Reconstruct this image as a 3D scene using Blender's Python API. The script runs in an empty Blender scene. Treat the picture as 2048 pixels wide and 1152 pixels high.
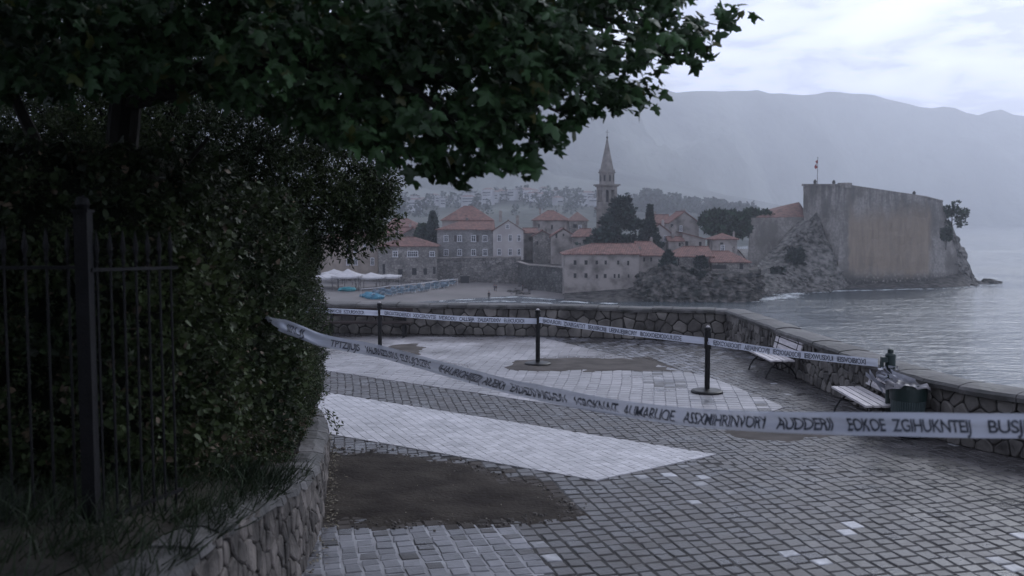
import bpy, bmesh, math, random
import numpy as np
from mathutils import Vector, Matrix, noise
R = math.radians
random.seed(7); rng = np.random.default_rng(7)
S = bpy.context.scene
COL = S.collection

# ------------------------------------------------------------------ camera
CAMH = 3.2; F = 1900.0; PITCH = math.atan(131/F)      # pixels of a 2048 wide frame
cd = bpy.data.cameras.new('camera'); cam = bpy.data.objects.new('camera', cd); COL.objects.link(cam)
cam.location = (0, 0, CAMH); cam.rotation_euler = (math.pi/2-PITCH, 0, 0)
cd.sensor_width = 36; cd.lens = 36*F/2048; cd.clip_start = .1; cd.clip_end = 30000
cd.dof.use_dof = True; cd.dof.focus_distance = 19; cd.dof.aperture_fstop = 1.9
S.camera = cam
S.view_settings.view_transform = 'Standard'; S.view_settings.look = 'None'
S.view_settings.exposure = -0.05; S.view_settings.gamma = 1
S.cycles.volume_bounces = 3
# ------------------------------------------------------------------ sky and sun
SUN_EL, SUN_AZ = R(38), R(35)      # azimuth from +Y towards +X
w = bpy.data.worlds.new("World"); S.world = w; w.use_nodes = True
nt = w.node_tree; N = nt.nodes; L = nt.links; N.clear()
wo = N.new('ShaderNodeOutputWorld'); bg = N.new('ShaderNodeBackground'); bg.inputs[1].default_value = .1
sky = N.new('ShaderNodeTexSky'); sky.sky_type = 'NISHITA'; sky.sun_disc = False
sky.sun_elevation = SUN_EL; sky.sun_rotation = SUN_AZ; sky.air_density = 1.5; sky.dust_density = 3
tc = N.new('ShaderNodeTexCoord'); sp = N.new('ShaderNodeSeparateXYZ'); L.new(tc.outputs['Generated'], sp.inputs[0])
mx = N.new('ShaderNodeMath'); mx.operation = 'MAXIMUM'; mx.inputs[1].default_value = .0; L.new(sp.outputs[2], mx.inputs[0])
ad = N.new('ShaderNodeMath'); ad.operation = 'ADD'; ad.inputs[1].default_value = .16; L.new(mx.outputs[0], ad.inputs[0])
dv = N.new('ShaderNodeVectorMath'); dv.operation = 'DIVIDE'; L.new(tc.outputs['Generated'], dv.inputs[0])
cb = N.new('ShaderNodeCombineXYZ'); [L.new(ad.outputs[0], cb.inputs[i]) for i in range(2)]; cb.inputs[2].default_value = 1e6
L.new(cb.outputs[0], dv.inputs[1])
nz = N.new('ShaderNodeTexNoise'); nz.inputs['Scale'].default_value = 2.4; nz.inputs['Detail'].default_value = 7; nz.inputs['Roughness'].default_value = .52
nz.inputs['Distortion'].default_value = .4
mpg = N.new('ShaderNodeMapping'); mpg.inputs['Location'].default_value = (1.35, .3, 0); L.new(dv.outputs[0], mpg.inputs[0]); L.new(mpg.outputs[0], nz.inputs['Vector'])
cr = N.new('ShaderNodeValToRGB'); e = cr.color_ramp.elements
e[0].position = .42; e[0].color = (.38, .43, .60, 1); e[1].position = .60; e[1].color = (.80, .86, 1.02, 1)
en = cr.color_ramp.elements.new(.5); en.color = (.65, .70, .90, 1)
L.new(nz.outputs['Fac'], cr.inputs[0])
sc = N.new('ShaderNodeVectorMath'); sc.operation = 'SCALE'; sc.inputs['Scale'].default_value = 10.5; L.new(cr.outputs[0], sc.inputs[0])
mi = N.new('ShaderNodeMix'); mi.data_type = 'RGBA'; mi.inputs[0].default_value = .92
L.new(sky.outputs[0], mi.inputs[6]); L.new(sc.outputs[0], mi.inputs[7]); hg = N.new('ShaderNodeMapRange'); hg.interpolation_type = 'SMOOTHSTEP'; hg.inputs['From Min'].default_value = .0; hg.inputs['From Max'].default_value = .62; hg.inputs['To Min'].default_value = 2.0; hg.inputs['To Max'].default_value = .95
L.new(mx.outputs[0], hg.inputs[0]); hv = N.new('ShaderNodeVectorMath'); hv.operation = 'SCALE'; L.new(mi.outputs[2], hv.inputs[0]); L.new(hg.outputs[0], hv.inputs['Scale']); L.new(hv.outputs[0], bg.inputs[0]); L.new(bg.outputs[0], wo.inputs[0])
sl = bpy.data.lights.new('sun', 'SUN'); sl.energy = 1.4; sl.angle = R(25); sl.color = (.90, .94, 1)
so = bpy.data.objects.new('sun', sl); COL.objects.link(so)
sd = Vector((math.sin(SUN_AZ)*math.cos(SUN_EL), math.cos(SUN_AZ)*math.cos(SUN_EL), math.sin(SUN_EL)))
so.rotation_euler = (-sd).to_track_quat('-Z', 'Y').to_euler()

# ------------------------------------------------------------------ projection helpers (picture point -> place)
cp, sp_ = math.cos(PITCH), math.sin(PITCH)
def ray(u, v):
    a, b = (u-1024)/F, (576-v)/F
    return Vector((a, cp+b*sp_, -sp_+b*cp))
def P(u, v, z=0.0):
    d = ray(u, v); t = (z-CAMH)/d.z; return Vector((d.x*t, d.y*t, z))
def Q(u, v, Y):
    d = ray(u, v); t = Y/d.y; return Vector((d.x*t, Y, CAMH+d.z*t))
SEA = -13.8
def fbm(p, o=4, s=1.0):
    return noise.fractal(Vector(p)*s, 1.0, 2.0, o)

# ------------------------------------------------------------------ object helpers
def tag(o, label=None, cat=None, group=None, kind=None):
    if label: o['label'] = label
    if cat: o['category'] = cat
    if group: o['group'] = group
    if kind: o['kind'] = kind
    return o
def empty(name, loc, rz=0):
    o = bpy.data.objects.new(name, None); COL.objects.link(o); o.location = loc; o.rotation_euler = (0, 0, rz); o.empty_display_size = .2
    return o
def link_mesh(name, me, mats, parent=None, loc=None, smooth=False):
    o = bpy.data.objects.new(name, me); COL.objects.link(o)
    for m in (mats if isinstance(mats, (list, tuple)) else [mats]): me.materials.append(m)
    if parent: o.parent = parent
    if loc is not None: o.location = loc
    if smooth: me.polygons.foreach_set('use_smooth', [True]*len(me.polygons))
    return o
class MB:
    def __init__(s): s.v = []; s.f = []; s.m = []
    def add(s, vs, fs, m=0):
        k = len(s.v); s.v += [tuple(p) for p in vs]
        for f in fs: s.f.append(tuple(i+k for i in f)); s.m.append(m)
    def box(s, c, d, rz=0, m=0, M=None, taper=1.0):
        x, y, z = [q/2 for q in d]; vs = []
        for sz in (-1, 1):
            t = taper if sz > 0 else 1
            for sx, sy in ((-1, -1), (1, -1), (1, 1), (-1, 1)): vs.append(Vector((sx*x*t, sy*y*t, sz*z)))
        M = M or Matrix.Rotation(rz, 3, 'Z'); c = Vector(c)
        s.add([M @ q + c for q in vs], [(0, 3, 2, 1), (4, 5, 6, 7), (0, 1, 5, 4), (1, 2, 6, 5), (2, 3, 7, 6), (3, 0, 4, 7)], m)
    def bar(s, a, b, w, h, m=0, up=(0, 0, 1)):
        a, b = Vector(a), Vector(b); t = (b-a); l = t.length; t = t/l; u = Vector(up)
        if abs(t.dot(u)) > .98: u = Vector((0, 1, 0))
        sd_ = t.cross(u).normalized(); u = sd_.cross(t)
        M = Matrix((sd_, t, u)).transposed(); s.box((a+b)/2, (w, l, h), M=M, m=m)
    def lathe(s, prof, n=16, c=(0, 0, 0), m=0, cap=True, rz=0):
        c = Vector(c); vs = []
        for r, z in prof:
            for i in range(n):
                a = 2*math.pi*i/n+rz; vs.append(Vector((r*math.cos(a), r*math.sin(a), z))+c)
        fs = []
        for j in range(len(prof)-1):
            for i in range(n): fs.append((j*n+i, j*n+(i+1) % n, (j+1)*n+(i+1) % n, (j+1)*n+i))
        if cap: fs.append(tuple(reversed(range(n)))); fs.append(tuple(range((len(prof)-1)*n, len(prof)*n)))
        s.add(vs, fs, m)
    def tube(s, pts, rad, n=8, m=0):
        pts = [Vector(p) for p in pts]; rs = rad if isinstance(rad, (list, tuple)) else [rad]*len(pts); vs = []; pu = Vector((.3, .2, 1))
        for i, p in enumerate(pts):
            t = (pts[min(i+1, len(pts)-1)]-pts[max(i-1, 0)]).normalized()
            if abs(t.dot(pu)) > .95: pu = Vector((1, .1, 0))
            a = t.cross(pu).normalized(); b = t.cross(a)
            for k in range(n):
                q = 2*math.pi*k/n; vs.append(p+(a*math.cos(q)+b*math.sin(q))*rs[i])
        fs = []
        for j in range(len(pts)-1):
            for i in range(n): fs.append((j*n+i, j*n+(i+1) % n, (j+1)*n+(i+1) % n, (j+1)*n+i))
        fs.append(tuple(range(n))); fs.append(tuple(range((len(pts)-1)*n, len(pts)*n)))
        s.add(vs, fs, m)
    def shell(s, vs, fs, t, m=0):
        n = len(vs); vs = [Vector(v) for v in vs]; low = [v-Vector((0, 0, t)) for v in vs]; al = [tuple(f) for f in fs]; edges = {}
        for f in fs:
            for i in range(len(f)): edges[(f[i], f[(i+1) % len(f)])] = 1
        out = al+[tuple(i+n for i in reversed(f)) for f in al]
        for (a, b) in edges:
            if (b, a) not in edges: out.append((b, a, a+n, b+n))
        s.add(vs+low, out, m)
    def grid(s, fn, nu, nv, m=0, closed=False):
        vs = [fn(i/nu, j/nv) for j in range(nv+1) for i in range(nu+1)]
        s.add(vs, [(j*(nu+1)+i, j*(nu+1)+i+1, (j+1)*(nu+1)+i+1, (j+1)*(nu+1)+i) for j in range(nv) for i in range(nu)], m)
    def build(s, name, mats, parent=None, loc=None, smooth=False, org=(0, 0, 0)):
        me = bpy.data.meshes.new(name); ox, oy, oz = org
        me.from_pydata([(a-ox, b-oy, c-oz) for a, b, c in s.v], [], s.f); me.update()
        o = link_mesh(name, me, mats, parent, loc if loc is not None else (org if parent is None and tuple(org) != (0, 0, 0) else None), smooth)
        if any(s.m): me.polygons.foreach_set('material_index', s.m)
        bm = bmesh.new(); bm.from_mesh(me); bmesh.ops.recalc_face_normals(bm, faces=bm.faces); bm.to_mesh(me); bm.free()
        return o
def np_mesh(name, V, Fc, mats, parent=None, mi=None, loc=None):
    """V (n,3), Fc (m,k) all of one size"""
    me = bpy.data.meshes.new(name); k = Fc.shape[1]
    me.vertices.add(len(V)); me.vertices.foreach_set('co', V.astype(np.float32).ravel())
    me.loops.add(Fc.size); me.loops.foreach_set('vertex_index', Fc.astype(np.int32).ravel())
    me.polygons.add(len(Fc)); me.polygons.foreach_set('loop_start', np.arange(0, Fc.size, k, dtype=np.int32))
    me.update(calc_edges=True)
    o = link_mesh(name, me, mats, parent, loc)
    if mi is not None: me.polygons.foreach_set('material_index', mi.astype(np.int32))
    return o
def leaves(tv, tf, pos, tdir, nrm, scl):
    tv = np.array(tv, float); tf = np.array(tf); n = len(pos)
    t = tdir/np.linalg.norm(tdir, axis=1, keepdims=True)
    b = np.cross(t, nrm); b /= np.linalg.norm(b, axis=1, keepdims=True)+1e-9; nn = np.cross(b, t)
    V = pos[:, None, :]+scl[:, None, None]*(tv[None, :, 0:1]*b[:, None]+tv[None, :, 1:2]*t[:, None]+tv[None, :, 2:3]*nn[:, None])
    Fc = tf[None]+(np.arange(n)*len(tv))[:, None, None]
    return V.reshape(-1, 3), Fc.reshape(-1, tf.shape[1])
half = [(.34, -.14), (.26, .10), (.46, .10), (.68, .36), (.36, .40), (.23, .50), (.25, .74)]
PL = [(0, 0, 0)]+[(x, y, -.10*x+.05*math.sin(9*y)) for x, y in half]+[(0, 1, -.1)]+[(-x, y, -.10*x-.05*math.sin(7*y)) for x, y in reversed(half)]+[(0, .33, .05)]
PLF = [(16, i, (i+1) % 16) for i in range(16)]
SL = [(0, 0, 0), (.2, .45, .07), (0, 1, -.05), (-.2, .45, .07)]; SLF = [(0, 1, 2), (0, 2, 3)]

# ------------------------------------------------------------------ materials
def nodes(name):
    m = bpy.data.materials.new(name); m.use_nodes = True; t = m.node_tree; b = t.nodes['Principled BSDF']; return m, t, b
def rgb(c): return (*c, 1)
def mat(name, c, rough=.8, c2=None, scale=3, detail=6, bump=0, bscale=None, spec=.4, stretch=(1, 1, 1), lo=.35, hi=.65, island=0, metal=0, bdist=.02, trans=0, space='Object', rvar=0):
    m, t, b = nodes(name); n = t.nodes; l = t.links
    b.inputs['Roughness'].default_value = rough; b.inputs['Specular IOR Level'].default_value = spec; b.inputs['Metallic'].default_value = metal
    tc = n.new('ShaderNodeTexCoord'); mp = n.new('ShaderNodeMapping'); mp.inputs['Scale'].default_value = stretch; l.new(tc.outputs[space], mp.inputs[0])
    no = n.new('ShaderNodeTexNoise'); no.inputs['Scale'].default_value = scale; no.inputs['Detail'].default_value = detail; l.new(mp.outputs[0], no.inputs['Vector'])
    r = n.new('ShaderNodeValToRGB'); r.color_ramp.elements[0].position = lo; r.color_ramp.elements[1].position = hi
    r.color_ramp.elements[0].color = rgb(c); r.color_ramp.elements[1].color = rgb(c2 or c); l.new(no.outputs['Fac'], r.inputs[0])
    out = r.outputs[0]
    if island:
        g = n.new('ShaderNodeNewGeometry'); mr = n.new('ShaderNodeMapRange'); mr.inputs['To Min'].default_value = 1-island; mr.inputs['To Max'].default_value = 1+island
        l.new(g.outputs['Random Per Island'], mr.inputs[0]); vm = n.new('ShaderNodeVectorMath'); vm.operation = 'SCALE'
        l.new(out, vm.inputs[0]); l.new(mr.outputs[0], vm.inputs['Scale']); out = vm.outputs[0]
    l.new(out, b.inputs['Base Color'])
    if rvar:
        mr = n.new('ShaderNodeMapRange'); mr.inputs['From Min'].default_value = .35; mr.inputs['From Max'].default_value = .65
        mr.inputs['To Min'].default_value = rough-rvar; mr.inputs['To Max'].default_value = rough+rvar; l.new(no.outputs['Fac'], mr.inputs[0]); l.new(mr.outputs[0], b.inputs['Roughness'])
    if bump:
        n2 = n.new('ShaderNodeTexNoise'); n2.inputs['Scale'].default_value = bscale or scale*4; n2.inputs['Detail'].default_value = 5; l.new(mp.outputs[0], n2.inputs['Vector'])
        bu = n.new('ShaderNodeBump'); bu.inputs['Strength'].default_value = bump; bu.inputs['Distance'].default_value = bdist; l.new(n2.outputs['Fac'], bu.inputs['Height']); l.new(bu.outputs[0], b.inputs['Normal'])
    if trans:
        tr = n.new('ShaderNodeBsdfTranslucent'); ms = n.new('ShaderNodeMixShader'); ms.inputs[0].default_value = trans; l.new(out, tr.inputs[0])
        o = n['Material Output']; l.new(b.outputs[0], ms.inputs[1]); l.new(tr.outputs[0], ms.inputs[2]); l.new(ms.outputs[0], o.inputs[0])
    return m
def masonry(name, c1, c2, cm, scale=.9, streak=0, stretch=(1, 1, 1.5)):
    """rubble or ashlar with mortar, for far walls"""
    m, t, b = nodes(name); n = t.nodes; l = t.links; b.inputs['Roughness'].default_value = .9; b.inputs['Specular IOR Level'].default_value = .2
    tc = n.new('ShaderNodeTexCoord'); mp = n.new('ShaderNodeMapping'); mp.inputs['Scale'].default_value = stretch; l.new(tc.outputs['Object'], mp.inputs[0])
    v = n.new('ShaderNodeTexVoronoi'); v.inputs['Scale'].default_value = scale; v.inputs['Randomness'].default_value = .9; l.new(mp.outputs[0], v.inputs['Vector'])
    v2 = n.new('ShaderNodeTexVoronoi'); v2.feature = 'DISTANCE_TO_EDGE'; v2.inputs['Scale'].default_value = scale; v2.inputs['Randomness'].default_value = .9; l.new(mp.outputs[0], v2.inputs['Vector'])
    s = n.new('ShaderNodeSeparateColor'); l.new(v.outputs['Color'], s.inputs[0])
    a = n.new('ShaderNodeMix'); a.data_type = 'RGBA'; a.inputs[6].default_value = rgb(c1); a.inputs[7].default_value = rgb(c2); l.new(s.outputs[0], a.inputs[0])
    r = n.new('ShaderNodeMapRange'); r.inputs['From Min'].default_value = .02; r.inputs['From Max'].default_value = .09; l.new(v2.outputs['Distance'], r.inputs[0])
    a2 = n.new('ShaderNodeMix'); a2.data_type = 'RGBA'; a2.inputs[6].default_value = rgb(cm); l.new(r.outputs[0], a2.inputs[0]); l.new(a.outputs[2], a2.inputs[7])
    no = n.new('ShaderNodeTexNoise'); no.inputs['Scale'].default_value = .22; no.inputs['Detail'].default_value = 8; no.inputs['Roughness'].default_value = .65
    mp2 = n.new('ShaderNodeMapping'); mp2.inputs['Scale'].default_value = (1, 1, .35 if streak else 1); l.new(tc.outputs['Object'], mp2.inputs[0]); l.new(mp2.outputs[0], no.inputs['Vector'])
    r2 = n.new('ShaderNodeMapRange'); r2.inputs['From Min'].default_value = .32; r2.inputs['From Max'].default_value = .68; r2.inputs['To Min'].default_value = .5; r2.inputs['To Max'].default_value = 1.3; l.new(no.outputs['Fac'], r2.inputs[0])
    vm = n.new('ShaderNodeVectorMath'); vm.operation = 'SCALE'; l.new(a2.outputs[2], vm.inputs[0]); l.new(r2.outputs[0], vm.inputs['Scale']); l.new(vm.outputs[0], b.inputs['Base Color'])
    bu = n.new('ShaderNodeBump'); bu.inputs['Strength'].default_value = .6; bu.inputs['Distance'].default_value = .08; l.new(r.outputs[0], bu.inputs['Height']); l.new(bu.outputs[0], b.inputs['Normal'])
    return m
def roofmat(name, axis, c1, c2):
    m, t, b = nodes(name); n = t.nodes; l = t.links; b.inputs['Roughness'].default_value = .85; b.inputs['Specular IOR Level'].default_value = .2
    tc = n.new('ShaderNodeTexCoord'); w_ = n.new('ShaderNodeTexWave'); w_.bands_direction = axis; w_.inputs['Scale'].default_value = .8; w_.inputs['Distortion'].default_value = .3; l.new(tc.outputs['Object'], w_.inputs[0])
    no = n.new('ShaderNodeTexNoise'); no.inputs['Scale'].default_value = .9; no.inputs['Detail'].default_value = 9; no.inputs['Roughness'].default_value = .7; l.new(tc.outputs['Object'], no.inputs['Vector'])
    r = n.new('ShaderNodeValToRGB'); r.color_ramp.elements[0].position = .32; r.color_ramp.elements[1].position = .68; r.color_ramp.elements[0].color = rgb(c1); r.color_ramp.elements[1].color = rgb(c2); l.new(no.outputs['Fac'], r.inputs[0])
    mr = n.new('ShaderNodeMapRange'); mr.inputs['To Min'].default_value = .62; mr.inputs['To Max'].default_value = 1.12; l.new(w_.outputs['Fac'], mr.inputs[0])
    vm = n.new('ShaderNodeVectorMath'); vm.operation = 'SCALE'; l.new(r.outputs[0], vm.inputs[0]); l.new(mr.outputs[0], vm.inputs['Scale']); l.new(vm.outputs[0], b.inputs['Base Color'])
    bu = n.new('ShaderNodeBump'); bu.inputs['Strength'].default_value = .7; bu.inputs['Distance'].default_value = .1; l.new(w_.outputs['Fac'], bu.inputs['Height']); l.new(bu.outputs[0], b.inputs['Normal'])
    return m
M = {}
M['cobble'] = mat('cobble_dark', (.032, .030, .031), .40, (.070, .064, .065), 2.2, bump=.5, bscale=30, island=.30, spec=.5, rvar=.14, bdist=.01)
M['cobble_white'] = mat('cobble_white', (.40, .39, .405), .55, (.54, .525, .545), 1.6, bump=.5, bscale=26, island=.13, spec=.45, rvar=.1, bdist=.01)
M['cobble_pale'] = mat('cobble_pale', (.155, .145, .148), .38, (.36, .345, .36), .55, bump=.4, bscale=26, island=.16, spec=.55, rvar=.14, bdist=.01)
M['cobble_brown'] = mat('cobble_brown', (.045, .038, .034), .8, (.085, .073, .067), 2, bump=.5, bscale=26, island=.25, spec=.2, bdist=.01)
M['cobble_light'] = mat('cobble_light', (.07, .07, .077), .4, (.20, .20, .22), 2.6, bump=.5, bscale=26, island=.3, spec=.5, rvar=.12, bdist=.01)
M['stray_white'] = mat('stray_white', (.16, .16, .17), .4, (.40, .40, .42), 5, bump=.4, island=.5)
M['joint'] = mat('joint_sand', (.020, .018, .018), .8, (.044, .040, .040), 3)
M['joint_white'] = mat('joint_white', (.30, .29, .30), .8, (.42, .41, .42), 3)
M['joint_pale'] = mat('joint_lime', (.20, .20, .215), .8, (.40, .40, .43), 3)
M['crumpled'] = mat('crumpled_film', (.22, .22, .25), .4, (.36, .37, .42), 6, spec=.4, trans=.2)
M['dirt'] = mat('wet_dirt', (.028, .023, .020), .9, (.058, .049, .042), 1.8, detail=10, bump=.9, bscale=22, spec=.1, bdist=.02)
M['litter'] = mat('litter', (.10, .08, .05), .8, (.32, .29, .23), 9, island=.6)
M['wallstone'] = mat('parapet_stone', (.055, .050, .048), .72, (.155, .143, .132), 2.3, detail=8, bump=.9, bscale=16, island=.42, spec=.35)
M['wallstone2'] = mat('retaining_stone', (.034, .030, .027), .8, (.15, .132, .12), 3.0, detail=8, bump=1, bscale=16, island=.45, spec=.35)
M['wallmortar'] = mat('wall_mortar', (.018, .016, .016), .95, (.045, .041, .038), 3, bump=.6)
M['coping'] = mat('coping_stone', (.045, .045, .042), .65, (.15, .143, .142), 2.6, detail=10, bump=1, bscale=12, island=.3, spec=.25, rvar=.12, lo=.3, hi=.7)
M['black'] = mat('black_metal', (.004, .004, .005), .45, (.007, .007, .008), 5, spec=.3)
M['fencemetal'] = mat('fence_metal', (.003, .003, .004), .6, (.007, .0065, .008), 8, bump=.3, bscale=60, spec=.25)
M['tape'] = mat('tape_film', (.52, .55, .65), .4, (.60, .63, .73), 1.2, bump=.25, bscale=5, spec=.5, trans=.22, bdist=.03)
M['ink'] = mat('tape_ink', (.03, .036, .052), .5, (.08, .09, .115), 5)
M['slat'] = mat('bench_paint', (.44, .41, .42), .5, (.62, .58, .59), 3, bump=.4, bscale=30, stretch=(8, 1, 8), island=.12)
M['iron'] = mat('bench_iron', (.010, .010, .012), .5)
M['darkwood'] = mat('dark_wood', (.018, .012, .012), .6, (.035, .024, .022), 3, bump=.3)
M['bin'] = mat('bin_green', (.004, .014, .013), .5, (.006, .022, .020), 4, spec=.5)
M['bin_grey'] = mat('bin_slat', (.045, .065, .068), .5, (.08, .105, .105), 3, spec=.4)
M['bag'] = mat('bag_film', (.16, .155, .165), .35, (.30, .285, .30), 4, bump=.8, bscale=12, spec=.5, trans=.15)
M['leaf'] = mat('plane_leaf', (.015, .038, .014), .5, (.045, .095, .034), .7, island=.6, spec=.35, trans=.28, lo=.3, hi=.7)
M['leaf_old'] = mat('plane_leaf_yellowing', (.05, .07, .015), .5, (.10, .10, .03), 1, island=.3, trans=.25)
M['hleaf'] = mat('hedge_leaf', (.010, .020, .009), .55, (.056, .076, .029), .9, island=.6, spec=.25, trans=.15, lo=.3, hi=.7)
M['hleaf_dry'] = mat('dry_leaf', (.07, .05, .03), .7, (.16, .12, .085), 2, island=.5)
M['core_dark'] = mat('core_dark', (.005, .007, .005), .95, (.012, .013, .009), 3, bump=1, bscale=9, spec=.1)
M['bark'] = mat('bark', (.010, .009, .007), .95, (.026, .022, .019), 4, bump=1, bscale=14, stretch=(1, 1, .3))
M['grass'] = mat('grass_blade', (.010, .020, .008), .65, (.030, .046, .018), 1.2, island=.5, trans=.15)
M['soil'] = mat('bank_soil', (.016, .014, .011), .95, (.04, .034, .026), 2, bump=1)
M['sand'] = mat('beach_sand', (.125, .115, .112), .85, (.17, .155, .15), .12, detail=8, bump=.5, bscale=1.2, bdist=.1)
M['rock'] = mat('shore_rock', (.016, .016, .016), .85, (.10, .092, .086), .7, detail=10, bump=1, bscale=.9, bdist=.5, spec=.25, lo=.36, hi=.66)
M['cliff'] = mat('cliff_rock', (.026, .028, .026), .9, (.19, .18, .17), .75, detail=13, bump=1, bscale=1.6, bdist=.6, spec=.2, lo=.34, hi=.64)
M['darkcliff'] = mat('ivy_rock', (.014, .017, .015), .95, (.17, .152, .142), .8, detail=12, bump=1, bscale=2.2, bdist=.5, spec=.15, lo=.38, hi=.72)
M['hill'] = mat('hill_forest', (.008, .012, .011), 1, (.13, .14, .12), .004, detail=12, bump=1, bscale=.03, bdist=12, spec=.05)
M['plaster'] = mat('weathered_plaster', (.10, .090, .084), .9, (.285, .256, .242), .38, detail=12, bump=.6, bscale=1.2, bdist=.1, spec=.15, lo=.30, hi=.56)
M['pale'] = mat('pale_render', (.29, .268, .262), .9, (.39, .365, .36), .3, detail=8, spec=.15)
M['tan'] = mat('tan_render', (.21, .175, .15), .9, (.28, .235, .20), .5, detail=8, spec=.15)
M['stone'] = masonry('grey_ashlar', (.17, .168, .17), (.25, .24, .235), (.13, .125, .125), 2.0)
M['stone2'] = masonry('brown_stone', (.15, .14, .135), (.26, .24, .225), (.10, .095, .09), 1.4)
M['rubble'] = masonry('town_rubble', (.10, .095, .092), (.21, .195, .185), (.055, .052, .05), 1.1)
M['darkrubble'] = masonry('dark_rubble', (.055, .055, .055), (.12, .115, .11), (.03, .03, .03), 1.0)
M['limestone'] = mat('tower_limestone', (.13, .12, .112), .9, (.23, .21, .195), .5, detail=8, spec=.15)
M['roofx'] = roofmat('roof_tile_x', 'X', (.075, .050, .047), (.275, .140, .116))
M['roofy'] = roofmat('roof_tile_y', 'Y', (.14, .070, .062), (.24, .125, .108))
M['roofbrown'] = roofmat('roof_tile_old', 'X', (.14, .085, .075), (.23, .15, .13))
M['frame'] = mat('window_frame', (.50, .50, .53), .7)
M['pane'] = mat('window_pane', (.025, .028, .034), .15, spec=.5)
M['shade_panel'] = mat('opening_shade', (.02, .02, .022), .9)  # flat dark colour standing in for the shade inside openings
M['shutter'] = mat('shutter_paint', (.045, .035, .035), .6)
M['cedar'] = mat('cedar_needles', (.007, .014, .014), .7, (.020, .036, .030), .35, island=.6, spec=.2)
M['pine'] = mat('pine_needles', (.010, .022, .016), .7, (.030, .055, .032), .35, island=.6, spec=.2)
M['farwood'] = mat('far_trees', (.012, .024, .022), .9, (.035, .05, .04), .05, island=.5, spec=.1)
M['canvas'] = mat('white_canvas', (.42, .41, .42), .8, (.52, .50, .52), 1, bump=.3, trans=.1)
M['blue'] = mat('blue_fabric', (.03, .13, .20), .7, (.05, .19, .27), 1)
M['greyblue'] = mat('greyblue_fabric', (.14, .20, .27), .7, (.24, .30, .36), 1)
M['teal'] = mat('teal_cover', (.03, .20, .24), .6, (.05, .26, .30), 1)
M['whitepl'] = mat('white_plastic', (.45, .47, .5), .6)
M['cloth'] = mat('dark_cloth', (.012, .013, .018), .85); M['cloth2'] = mat('navy_cloth', (.02, .024, .04), .85); M['skin'] = mat('skin', (.32, .18, .13), .6)
M['flag'] = mat('red_flag', (.28, .02, .02), .8)
M['farhouse'] = mat('far_render', (.20, .20, .22), .9, (.44, .44, .46), .02, island=.3)
M['foam'] = mat('foam', (.40, .43, .45), .8, (.6, .63, .65), 1.5, bump=.5)

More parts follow.
